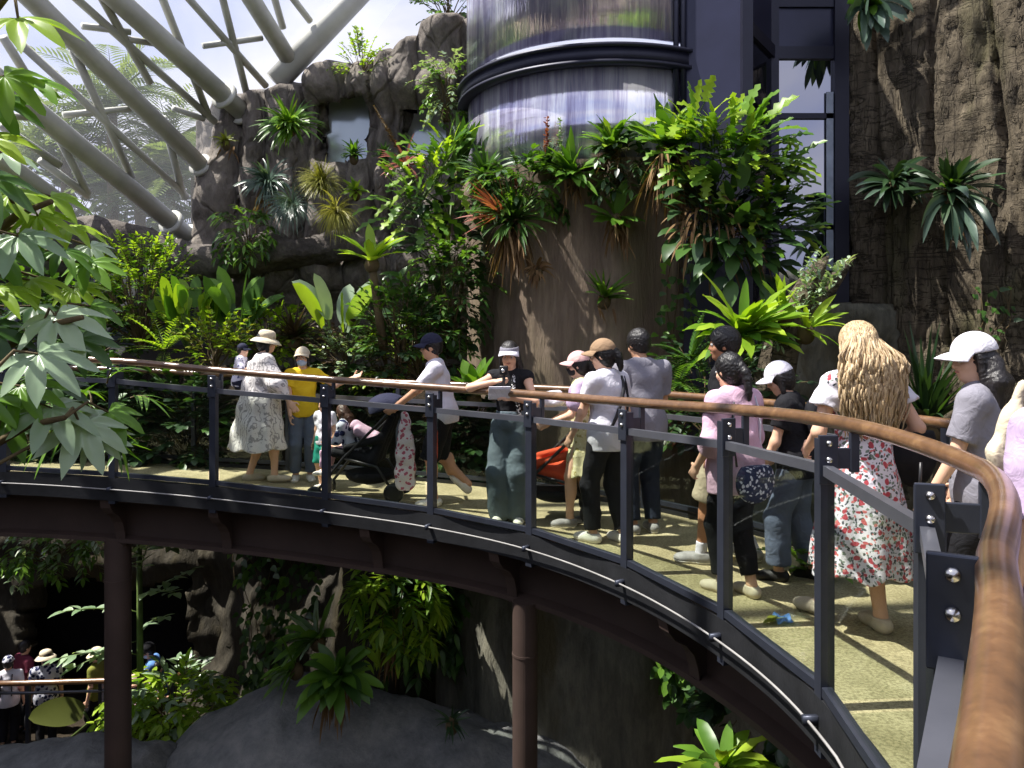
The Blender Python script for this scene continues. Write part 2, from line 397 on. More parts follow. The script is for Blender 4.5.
# --- railings
def railing(name, label, off, stations, midgap, outer=False):
    root = thing(name, label, 'railing', (0, 0, 0))
    s0, s1 = stations[0], stations[-1]
    rr = .033
    ro = (lambda s: 0) if outer else rail_off
    RZ = (lambda s: on_curve(s, off, 1.08)) if outer else (lambda s: on_curve(s, off+ro(s), 0, 'rail'))
    n = 130
    pts = [RZ(s0+(s1-s0)*i/n) for i in range(n+1)]
    mb = MB(); mb.tube(pts, rr, 14); mb.build('handrail', rail_m, root)
    for a, b in zip(stations, stations[1:]):
        m1 = MB(); k = 8
        q = [RZ(a+(b-a)*i/k)-(frame_at(a+(b-a)*i/k)[2]*ro(a+(b-a)*i/k))-UP*midgap for i in range(k+1)]
        if not outer: q = [q[0].lerp(q[-1], i/k) for i in range(k+1)]
        m1.sweep(q, [(-.02, -.022), (.02, -.022), (.02, .022), (-.02, .022)]); m1.build('mid_bar', midbar_m, root, smooth=False)
        m2 = MB(); q2 = [on_curve(a+(b-a)*i/k, off, .085) for i in range(k+1)]
        if not outer: q2 = [q2[0].lerp(q2[-1], i/k) for i in range(k+1)]
        m2.sweep(q2, [(-.022, -.02), (.022, -.02), (.022, .02), (-.022, .02)]); m2.build('bottom_bar', steel, root, smooth=False)
        m3 = MB(); g0 = a+.06*(b-a); g1 = b-.06*(b-a); vs = []
        for i in range(k+1):
            s = g0+(g1-g0)*i/k; nn = frame_at(s)[2]; lo = on_curve(s, off, .1); hi = RZ(s)-nn*ro(s)-UP*(midgap+.02)
            vs += [lo-nn*.005, hi-nn*.005, hi+nn*.005, lo+nn*.005]
        if not outer:
            A_, B_ = vs[:4], vs[-4:]; A_, B_ = [on_curve(a, 0, .1), RZ(a)-frame_at(a)[2]*ro(a)-UP*(midgap+.02)], [on_curve(b, 0, .1), RZ(b)-frame_at(b)[2]*ro(b)-UP*(midgap+.02)]
            vs = []; ch = (B_[0]-A_[0]); nn = Vector((-ch.y, ch.x, 0)).normalized()
            for i in range(k+1):
                t_ = .06+.88*i/k; lo = A_[0].lerp(B_[0], t_); hi = A_[1].lerp(B_[1], t_); vs += [lo-nn*.005, hi-nn*.005, hi+nn*.005, lo+nn*.005]
        fs = [(0, 1, 2, 3), tuple(4*k+j for j in (3, 2, 1, 0))]
        for i in range(k):
            for j in range(4): fs.append((4*i+j, 4*i+4+j, 4*i+4+(j+1) % 4, 4*i+(j+1) % 4))
        m3.add(vs, fs); m3.build('glass_panel', glass_m, root, smooth=False)
    for s in stations:
        p, t, nn, dz, rz = frame_at(s); R = Matrix((t, nn, UP)).transposed()
        top = RZ(s).z; lo = on_curve(s, off, -.2).z; c = on_curve(s, off, 0)
        mb = MB()
        if outer:
            mb.box((c.x, c.y, (lo+top)/2), (.022, .022, (top-lo)/2), R); mb.build('post', steel, root, smooth=False); continue
        zt = top-(.0 if s == 12 else .055)
        mb.box((c.x, c.y, (lo+zt)/2), (.032, .030, (zt-lo)/2), R)                 # post
        po = mb.build('post', steel, root, smooth=False)
        fd = t if s >= 9 else -nn                                   # side the bolted plate is on
        Rp = R if s < 9 else Matrix((nn, -t, UP)).transposed()
        pm = MB(); pc = Vector((c.x, c.y, zt-.085))+fd*.036; pm.box(pc, (.042, .008, .105), Rp)
        ac = Vector((c.x, c.y, zt-.085))+nn*(ro(s)/2); pm.box(ac, (.008, ro(s)/2+.02, .045), R)
        st = Vector((c.x, c.y, zt-.06))+nn*ro(s); pm.box(st, (.012, .02, .085), R)
        bevel(pm.build('bracket_plate', steel, po, smooth=False), .004)
        for z in (.07, .0):
            bm = MB(); Rn = (-fd).to_track_quat('Z', 'Y').to_matrix(); bm.lathe(pc+fd*.006+UP*z, [(.001, -.016), (.010, -.014), (.014, -.006), (.015, .0)], 10, Rn); bm.build('bolt', bolt_m, po)
    return root
railing('walkway_railing', 'curved wooden handrail on dark bolted steel posts with glass panels, in front of the visitors', 0.0, list(range(0, 15)), .185)
railing('walkway_railing', 'wooden handrail with thin posts along the far edge of the walkway, behind the visitors', WID, [i*1.0 for i in range(0, 14)], .2, True)
# cable that runs along the outside of the posts and then sags away
pts = [on_curve(s*.1, -.075, -.05) for s in range(0, 104)]
h = pts[-1]; pts += [h+Vector((.03, -.22, -.10)), h+Vector((.05, -.5, -.25)), h+Vector((.05, -.75, -.5))]
mb = MB(); mb.tube(pts, .0065, 6); ca = mb.build('cable', M_plain('grey_cable', (.30, .29, .28), .5))
cab = thing('edge_cable', 'thin grey cable clipped along the outside of the walkway edge', 'cable', h); ca.parent = cab; ca.matrix_parent_inverse = Matrix.Translation(-h)
for s in range(1, 11):
    mb = MB(); a = on_curve(s, -.075, -.05); n = frame_at(s)[2]; mb.box(a+n*.03, (.012, .05, .02), Matrix((frame_at(s)[1], n, UP)).transposed()); mb.build('clip', steel, cab)

# --- cliff with window openings
CT = [(196, 112), (216, 106), (220, 94), (243, 88), (246, 92), (247, 86), (264, 84), (267, 90), (268, 80), (305, 78), (308, 86), (310, 64), (325, 58), (346, 57), (349, 62), (352, 56), (373, 52), (375, 44), (392, 41), (394, 34), (417, 32), (420, 14), (436, 8), (466, 10), (480, 5), (500, 0)]
CB = [196, 245, 266, 307, 348, 375, 393, 419, 468, 500]
def cliff_px(u): return lerp(196, 497, u)
def cliff_d(px): return 12.4-(px-200)*.002
def winmask(px, py):
    g = lambda c, w, x: sstep(1.5-abs(x-c)/w)
    return max(g(342, 36, px)*g(136, 34, py), g(422, 32, px)*g(138, 28, py))
def cliff_fn(u, v):
    px = cliff_px(u); d = cliff_d(px); ztop = CH-(poly(CT, px)[0]-HY)/F*d; zb = -1.2
    z = lerp(zb, ztop, v); p = W(px, 300, d); p.z = z
    for a, b in zip(CB, CB[1:]):
        if a <= px <= b:
            k = (px-a)/(b-a); bul = (1-(2*k-1)**2)**.5 if 0 < k < 1 else 0; p.y -= bul*.33*sstep((z-1.8)/1.5)*(1-.9*winmask(px, HY-(z-CH)*F/d))
    py = HY-(z-CH)*F/d
    p.y -= .32*math.exp(-((py-92)/18)**2)*(1 if 310 < px < 460 else .3)      # overhang above the windows
    p.y -= .5*sstep((z-1.9)/.5)*sstep((3.2-z)/.6)                             # belly over the dark undercut
    p.y += .6*sstep((1.7-z)/.5)
    nz = fr(p, .9, 5)*.22*(1-.7*winmask(px, py))+fr(p+Vector((9, 3, 1)), 3.2, 4)*.07
    p.y += nz; p.x += fr(p+Vector((5, 50, 5)), 1.1, 4)*.08
    if v > .97: p.y += .5*(v-.97)/.03
    return p
WINS = [((316, 369), (108, 162)), ((399, 446), (118, 158))]
def cliff_skip(u, v):
    px = cliff_px(u); d = cliff_d(px); z = lerp(-1.2, CH-(poly(CT, px)[0]-HY)/F*d, v); py = HY-(z-CH)*F/d
    return any(a[0] < px < a[1] and b[0]-(6 if px > 345 else 0) < py < b[1] for a, b in WINS)
sheet('wall_cliff', cliff_fn, 150, 120, cliff_m, .35, cliff_skip)
def M_pale():
    m, t, o = nt('pale_mirror_glass'); gl = N(t, 'BsdfGlossy'); gl.inputs['Roughness'].default_value = .15; gl.inputs[0].default_value = (.42, .46, .46, 1)
    d = N(t, 'BsdfDiffuse'); d.inputs[0].default_value = (.75, .8, .78, 1); mx = N(t, 'MixShader'); mx.inputs[0].default_value = .6
    L(t, d.outputs[0], mx.inputs[1]); L(t, gl.outputs[0], mx.inputs[2]); L(t, mx.outputs[0], o.inputs['Surface']); return m
wg = M_pale()
for i, ((a, b), (c, e)) in enumerate(WINS):
    w = thing('window_%d' % (i+1), 'pale glazed window recessed in the rock cliff, %s' % ('larger, below an overhang' if i == 0 else 'smaller, beside the glass cylinder'), 'window', W((a+b)/2, e, 12.42), kind='structure')
    p0 = W(a-10, e+10, 12.42); p1 = W(b+10, c-26, 12.42)
    mb = MB(); mb.box(((p0.x+p1.x)/2, 12.45, (p0.z+p1.z)/2), ((p1.x-p0.x)/2, .012, (p1.z-p0.z)/2)); mb.build('pane', wg, w, smooth=False)
    mb = MB()
    for x in (p0.x+.06, p1.x-.06): mb.box((x, 12.42, (p0.z+p1.z)/2), (.03, .04, (p1.z-p0.z)/2))
    for z in (p0.z+.06, p1.z-.06): mb.box(((p0.x+p1.x)/2, 12.42, z), ((p1.x-p0.x)/2, .04, .03))
    mb.build('frame', frame_m, w, smooth=False)
# log-like rock ledge at the left, with the dark recess below it
LG = [(-140, 205, 300), (0, 214, 284), (60, 216, 280), (100, 221, 272), (130, 226, 268), (158, 232, 262), (172, 238, 270), (200, 240, 276), (235, 242, 278), (280, 234, 270), (345, 232, 262), (380, 240, 256)]
def ledge_fn(u, v):
    px = lerp(-140, 380, u); t, b = poly(LG, px); d = 11.3
    zt = W(px, t, d).z; zb = W(px, b, d).z; th = v*2*math.pi
    c = W(px, (t+b)/2, d); h = (zt-zb)/2
    p = Vector((c.x, c.y+math.cos(th)*h*1.25, c.z+math.sin(th)*h))
    k = fr(p, 1.3, 5)*.12+fr(p+Vector((3, 8, 1)), 4.5, 3)*.04
    p += Vector((0, math.cos(th), math.sin(th)))*k; return p
sheet('rock_ledge', ledge_fn, 130, 28, ledge_m, 0)
tag(bpy.data.objects['rock_ledge'], 'long dark rounded rock ledge running below the roof trusses', 'ledge')
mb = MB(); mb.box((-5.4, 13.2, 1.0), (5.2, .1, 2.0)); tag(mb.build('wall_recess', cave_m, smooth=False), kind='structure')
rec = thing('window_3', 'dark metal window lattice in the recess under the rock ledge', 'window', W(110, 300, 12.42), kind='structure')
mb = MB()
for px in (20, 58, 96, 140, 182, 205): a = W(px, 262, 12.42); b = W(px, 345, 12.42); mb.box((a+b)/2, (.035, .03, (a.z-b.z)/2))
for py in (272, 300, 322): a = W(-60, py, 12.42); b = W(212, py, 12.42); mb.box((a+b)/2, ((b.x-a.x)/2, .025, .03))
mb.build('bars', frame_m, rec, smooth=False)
mb = MB(); a = W(-60, 345, 12.66); b = W(212, 262, 12.66); mb.box((a+b)/2, ((b.x-a.x)/2, .01, (b.z-a.z)/2)); mb.build('pane', M_plain('dim_glass', hexc(46, 52, 58), .12, 0, .3, 1, spec=.8), rec, smooth=False)

# --- planting bed behind the far edge of the walkway
def bed_fn(u, v):
    x = lerp(-9.0, 1.1, u); y = lerp(8.75, 12.2 if x > -5.8 else 9.6, v)
    z = lerp(-.25, 1.1, sstep(v*1.25))+fr((x, y, 0), .9, 4)*.2
    best = min(DENSE, key=lambda e: (e[1][0].x-x)**2+(e[1][0].y-y)**2)
    off = (Vector((x, y, 0))-best[1][0]).dot(best[1][2])
    gap = WID+.3+.75*sstep((x+3.7)/.6)*sstep((-.5-x)/.6)
    if off < gap: y += (gap-off)
    return Vector((x, y, z))
tag(sheet('planting_bed_ground', bed_fn, 70, 30, soil_m, .5), kind='structure')
# front retaining face of the bed
def face_fn(u, v):
    p = bed_fn(u, 0); q = p.copy(); q.z = lerp(-.75, p.z+.02, v); q.y += fr(q, 1.5, 3)*.1+.03; return q
sheet('wall_bed', face_fn, 70, 14, lower_m, .3)

# --- grey concrete trunk carrying the glass cylinder
TC = Vector((1.245, 11.05, 0)); TR = 1.88
def trunk_fn(u, v):
    th = u*2*math.pi; z = lerp(-5.6, 3.75, v)
    r = TR-.05+.42*sstep((.2-z)/2.6)+.12*sstep((z-2.9)/.8)
    p = Vector((math.cos(th), math.sin(th), 0))
    q = TC+p*r+UP*z
    k = fr((q.x*1.6, q.y*1.6, q.z*.35), 1.0, 5)*.12+abs(fr((q.x*3, q.y*3, q.z*.25+7), 1.0, 3))*.07
    return q+p*k
sheet('wall_trunk', lambda u, v: trunk_fn(u, lerp(.5, 1, v)), 110, 60, trunk_m, 0); sheet('wall_trunk_base', lambda u, v: trunk_fn(u, lerp(0, .5, v)), 110, 60, lower_m, 0)
mb = MB(); mb.lathe(TC+UP*3.6, [(.01, 0), (TR+.02, 0), (TR+.02, .1), (.01, .12)], 40); mb.build('trunk_top_floor', soil_m); tag(bpy.data.objects['trunk_top_floor'], kind='structure')
def M_cyl():
    m, t, o = nt('stain_reflection_glass'); v = coords(t, (1, 1, .05))  # vertical streaks: water stains plus lavender sky reflections painted into the colour
    f = noise_n(t, v, 6.5, 5, .75, .3); g = noise_n(t, coords(t, (1, 1, .35)), 1.6, 3, .5, .6)
    c = ramp(t, mix(t, .35, f, g), [(.34, hexc(130, 122, 152)), (.45, hexc(196, 192, 214)), (.55, hexc(248, 248, 252))])
    gl = N(t, 'BsdfGlossy'); gl.inputs['Roughness'].default_value = .12; L(t, c, gl.inputs[0])
    d = N(t, 'BsdfDiffuse'); L(t, c, d.inputs[0])
    b = N(t, 'Bump'); b.inputs['Strength'].default_value = .25; b.inputs['Distance'].default_value = .05; L(t, f, b.inputs['Height']); L(t, b.outputs[0], gl.inputs['Normal'])
    mx = N(t, 'MixShader'); mx.inputs[0].default_value = .72; L(t, d.outputs[0], mx.inputs[1]); L(t, gl.outputs[0], mx.inputs[2]); L(t, mx.outputs[0], o.inputs['Surface']); return m
cyl_m = M_cyl()
lift = thing('glass_cylinder', 'curved streaky violet glass drum above the concrete trunk, with a dark ring beam', 'glass drum', TC+UP*3.6, kind='structure')
ARC = [math.radians(a) for a in range(150, 345, 3)]            # seen part of the drum
def arc_wall(name, r0, r1, z0, z1, m, arc=ARC):
    mb = MB(); vs = []; fs = []; k = len(arc)
    for a in arc:
        for r, z in ((r0, z0), (r0, z1), (r1, z1), (r1, z0)): vs.append(TC+Vector((math.cos(a)*r, math.sin(a)*r, z)))
    for i in range(k-1):
        for j in range(4): fs.append((i*4+j, i*4+4+j, i*4+4+(j+1) % 4, i*4+(j+1) % 4))
    fs += [(0, 1, 2, 3), tuple(4*(k-1)+j for j in (3, 2, 1, 0))]
    mb.add(vs, fs); return mb.build(name, m, lift)
zr = 5.07
o1 = arc_wall('lower_glass', TR, TR-.04, 3.6, zr-.1, cyl_m); o2 = arc_wall('upper_glass', TR+.02, TR-.02, zr+.14, 7.6, cyl_m)
arc_wall('ring_beam', TR+.12, TR-.1, zr-.17, zr-.01, frame_m); arc_wall('ring_lip', TR+.16, TR-.1, zr-.01, zr+.03, frame_m); arc_wall('ring_lip', TR+.15, TR-.1, zr-.21, zr-.17, frame_m)
for k in (683, 676):
    mb = MB(); mb.tube([W(k, -60, 9.28), W(k, 112, 9.28)], .035, 8); mb.build('mullion', frame_m, lift)
# --- dark-framed window tower beside it
tower = thing('window_4', 'tall dark-framed window tower between the glass drum and the bark wall', 'window', (3.3, 9.7, 1.0), kind='structure')
refl_m = None
def M_win():
    m, t, o = nt('dark_reflecting_glass'); v = coords(t)
    gl = N(t, 'BsdfGlossy'); gl.inputs['Roughness'].default_value = .03; gl.inputs[0].default_value = (.40, .41, .48, 1)
    d = N(t, 'BsdfDiffuse'); d.inputs[0].default_value = (.02, .022, .035, 1)
    mx = N(t, 'MixShader'); mx.inputs[0].default_value = .8; L(t, d.outputs[0], mx.inputs[1]); L(t, gl.outputs[0], mx.inputs[2]); L(t, mx.outputs[0], o.inputs['Surface']); return m
win_m = M_win()
T0, T1, T2, T3 = Vector((2.11, 9.32, 0)), Vector((2.76, 8.98, 0)), Vector((3.37, 9.85, 0)), Vector((4.24, 9.85, 0))
def panel(a, b, z0, z1, m, name, t=.02):
    mb = MB(); d = (b-a).normalized(); n = Vector((d.y, -d.x, 0)); c = (a+b)/2
    mb.box((c.x, c.y, (z0+z1)/2), ((b-a).length/2, t, (z1-z0)/2), Matrix((d, n, UP)).transposed()); return mb.build(name, m, tower, smooth=False)
ZT = 7.6
def zz(py, d): return CH-(py-HY)/F*d
panel(T0, T1, 4.15, ZT, spandrel_m, 'panel'); panel(T0, T1, 4.0, 4.15, frame_m, 'transom', .07); panel(T0, T1, .2, 4.0, frame_m, 'panel')
panel(T1, T2, 5.2, ZT, spandrel_m, 'panel'); panel(T1, T2, .2, 5.2, win_m, 'pane')
panel(T2, T3, zz(53, 9.85), ZT, spandrel_m, 'panel'); panel(T2, T3, .2, zz(53, 9.85), win_m, 'pane')
for a, w in ((T1, .06), (T2, .06), (T3, .09)):
    mb = MB(); mb.box((a.x, a.y-.03, ZT/2), (w, .06, ZT/2)); mb.build('mullion', frame_m, tower, smooth=False)
for py, h in ((4, .06), (54, .08), (117, .035), (228, .03)):
    z = zz(py, 9.85); panel(T2, T3, z-h, z+h, frame_m, 'transom', .06)
    if py in (54, 117): panel(T1, T2, z-h, z+h, frame_m, 'transom', .06)
# inner pale jamb seen through the window
mb = MB(); a = W(829, 100, 9.82); mb.box((a.x, 9.80, 3.6), (.045, .01, 1.15)); mb.build('jamb', M_plain('pale_jamb', hexc(150, 160, 176), .4), tower, smooth=False)
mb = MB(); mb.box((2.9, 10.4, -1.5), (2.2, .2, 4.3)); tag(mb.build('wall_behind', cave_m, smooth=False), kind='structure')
def low_fn(u, v):       # dark rock between the trunk and the bark wall
    x = lerp(2.4, 5.2, u); z = lerp(-5.5, 2.0, v); p = Vector((x, 9.35, z)); p.y += fr(p, .9, 5)*.35; return p
sheet('wall_shaded_rock', low_fn, 40, 80, lower_m, .3)

# --- bark-like wall on the right
BP = [(0, 4.34, 10.4), (.1, 4.38, 9.8), (.3, 4.90, 8.95), (.55, 5.5, 7.9), (.78, 6.4, 6.4), (1, 7.4, 4.4)]
def bark_fn(u, v):
    x, y = poly(BP, u); z = lerp(-5.6, 8.4, v); p = Vector((x, y, z)); n = Vector((-.75, -.66, 0)) if u > .12 else Vector((-1, -.2, 0))
    w = fr((x*.0+u*9, 0, z*.12), 1.0, 3)
    k = fr((u*7, 2, z*.22), 1.0, 3)*.16+fr((u*24, z*1.6, 5), 1.0, 5)*.06
    c = fr((u*10, 9, z*2.6), 1.0, 4); k -= .08*max(0, .18-abs(c))/.18*sstep(.6+fr((u*5, 3, z*.5), 1, 2))
    q = abs(fr((u*11+w*.5, 20, z*.08), 1.0, 2)); k -= .16*max(0, .10-q)/.10
    p += n*k; p.z += 0; return p
sheet('wall_bark', bark_fn, 170, 190, bark_m, .3)

# --- lower level
mb = MB(); mb.box((0, 6, -5.75), (16, 14, .2)); tag(mb.build('ground', soil_m, smooth=False), kind='structure')
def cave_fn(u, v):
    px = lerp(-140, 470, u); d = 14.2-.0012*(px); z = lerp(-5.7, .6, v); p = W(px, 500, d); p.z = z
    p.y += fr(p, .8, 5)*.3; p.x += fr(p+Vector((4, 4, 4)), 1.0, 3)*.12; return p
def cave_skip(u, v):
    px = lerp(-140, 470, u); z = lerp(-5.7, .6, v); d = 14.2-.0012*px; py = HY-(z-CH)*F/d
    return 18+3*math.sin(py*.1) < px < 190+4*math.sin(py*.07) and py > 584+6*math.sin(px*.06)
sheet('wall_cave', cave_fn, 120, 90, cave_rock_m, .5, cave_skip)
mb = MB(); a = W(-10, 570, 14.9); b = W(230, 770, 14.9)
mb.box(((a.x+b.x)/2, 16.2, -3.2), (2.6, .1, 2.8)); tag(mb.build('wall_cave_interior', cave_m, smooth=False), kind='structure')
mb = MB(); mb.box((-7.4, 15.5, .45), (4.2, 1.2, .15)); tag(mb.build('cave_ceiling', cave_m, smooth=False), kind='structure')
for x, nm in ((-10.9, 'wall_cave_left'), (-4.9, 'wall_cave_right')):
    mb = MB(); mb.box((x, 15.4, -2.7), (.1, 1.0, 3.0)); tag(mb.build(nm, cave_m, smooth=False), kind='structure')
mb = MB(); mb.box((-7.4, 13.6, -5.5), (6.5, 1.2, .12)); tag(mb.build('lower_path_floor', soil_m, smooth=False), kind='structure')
def nearwall_fn(u, v):   # rock buttress joining the cave wall to the trunk
    a = lerp(0, 1, u); px = lerp(196, 470, a); d = lerp(13.6, 10.4, a**1.3); z = lerp(-5.7, -.1, v); p = W(px, 500, d); p.z = z
    p.y += fr(p, .7, 5)*.4+.25*math.cos(a*14); return p
sheet('wall_buttress', nearwall_fn, 60, 60, cave_rock_m, .4)
def hump(name, px0, px1, top, d, depth, label, seed=0, m=boulder_m):
    """rounded boulder whose crest follows top=[(px,py)...]"""
    def fn(u, v):
        px = lerp(px0, px1, u); (py,) = poly(top, px); zc = W(px, py, d).z; th = lerp(-.15, math.pi+.1, v); c = W(px, py, d)
        p = Vector((c.x, d-math.cos(th)*depth, zc-(1-math.sin(th))*depth*1.15))
        e = min(u, 1-u)*8
        p.z -= max(0, 1-e)**2*.5
        k = fr(p+Vector((seed, 0, 0)), .8, 5)*.16+fr(p+Vector((seed, 9, 0)), 3, 3)*.04; p += Vector((0, -math.cos(th), math.sin(th)))*k; return p
    o = sheet(name, fn, 80, 36, m, 0); return o
hump('boulder_ground', 150, 600, [(100, 752), (150, 742), (200, 722), (240, 704), (280, 691), (330, 692), (380, 706), (450, 716), (600, 740)], 8.9, 1.6, 'broad smooth grey boulder sloping up below the middle of the walkway', 3)
hump('rocks_ground', -60, 175, [(-60, 752), (0, 748), (40, 743), (75, 739), (100, 742), (135, 748), (175, 752)], 8.3, .8, 'low dark rocks around the foot of the steel pillar', 11)
# surrounding hall behind the camera: rock pit walls and upper rim
def pit_fn(u, v):
    th = lerp(math.radians(166), math.radians(368), u); r = 11.5; p = Vector((math.cos(th)*r, 4.5+math.sin(th)*r*1.15, lerp(-5.7, 3.6, v)))
    p += Vector((math.cos(th), math.sin(th), 0))*fr(p, .5, 3)*.8; return p
sheet('wall_pit', pit_fn, 60, 16, lower_m, .4)

def left_fn(u, v):  # unseen rock wall added to block sky reflections; low top lets sun through
    p = Vector((-11.6, lerp(5, 14.2, u), lerp(-5.7, .25, v))); p.x += fr(p, .6, 4)*.5; return p
sheet('wall_left_added', left_fn, 40, 20, lower_m, .4)
# --- steel and glass roof, a plane rising towards the viewer from behind the cliff
def RF(px, py, lift=0.0):
    d = (3.4+1.3*5.3+.9*12.8+lift-CH)/((HY-py)/F-1.3*(px-HX)/F+.9); return W(px, py, d)
def RZP(x, y): return 3.4+1.3*(x+5.3)+.9*(12.8-y)
roof = thing('roof', 'grey steel tube roof with glass panels above the cliff', 'roof', (0, 0, 0), kind='structure')
def tubeline(a, b, r, name, ext=0.0, lift=0.0, m=None):
    p = RF(*a, lift); q = RF(*b, lift); d = p-q
    mb = MB(); mb.tube([q, p, p+d*ext] if ext else [q, p], r, 12); mb.build(name, m or roofsteel, roof)
    return p, q, d.normalized()
MAIN = [((0, 82), (188, 236), .145, 1.5), ((33, 0), (217, 181), .135, 2.2), ((118, 0), (242, 112), .15, 2.2), ((252, 0), (288, 58), .135, 3.0), ((353, 0), (276, 82), .19, 3.0), ((-10, 152), (64, 206), .13, 1.0)]
for a, b, r, e in MAIN:
    p, q, d = tubeline(a, b, r, 'rib', e, -.18)
    if b[0] in (188, 217, 242):
        mb = MB(); Rq = d.to_track_quat('Z', 'Y').to_matrix()
        for o in (0, .42): mb.lathe(q+d*o, [(r*.9, -.03), (r*1.45, -.03), (r*1.45, .03), (r*.9, .03)], 20, Rq)
        mb.lathe(q-d*.25, [(r*.5, 0), (r*1.2, .25)], 16, Rq); mb.build('end_plate', roofsteel, roof)
THIN = [((78, 0), (215, 122)), ((20, 43), (187, 197)), ((103, 0), (150, 83)), ((73, 50), (132, 178)), ((163, 0), (208, 114)), ((190, 0), (266, 86)), ((223, 0), (247, 95)), ((275, 0), (283, 28)), ((294, 0), (310, 21)), ((163, 117), (184, 198)), ((60, 140), (88, 193)), ((0, 115), (31, 118)), ((63, 115), (150, 107)), ((173, 108), (204, 119)), ((33, 22), (56, 23)), ((203, 46), (262, 38)), ((3, 37), (32, 84)), ((0, 125), (60, 165)), ((82, 26), (130, 32)), ((120, 38), (158, 44)), ((40, 160), (88, 196))]
for a, b in THIN: tubeline(a, b, .055 if abs(a[1]-b[1]) > 20 else .045, 'purlin', 2.0 if a[1] <= 0 else 0)
# the glazing itself, and the parts of the roof over and behind the viewer
mb = MB(); vs = []
for x in (-8, 7):
    for y in (13.2, -3): vs.append(Vector((x, y, RZP(x, y))))
mb.add([vs[0], vs[2], vs[3], vs[1]]+[v+Vector((0, .01, .02)) for v in (vs[0], vs[2], vs[3], vs[1])], [(0, 1, 2, 3), (7, 6, 5, 4), (0, 4, 5, 1), (1, 5, 6, 2), (2, 6, 7, 3), (3, 7, 4, 0)])
mb.build('glazing', roofglass_m, roof, smooth=False)
for i in range(4):
    x = -6.8+2.4*i
    mb = MB(); mb.tube([(x-.5, 9.5, RZP(x-.5, 9.5)), (x+1.4, -3, RZP(x+1.4, -3))], .07, 8); mb.build('purlin', roofsteel, roof)
for i in range(3):
    y = 7.2-2.9*i
    mb = MB(); mb.tube([(-8, y-.8, RZP(-8, y-.8)), (6.5, y+.9, RZP(6.5, y+.9))], .09, 8); mb.build('rib', roofsteel, roof)
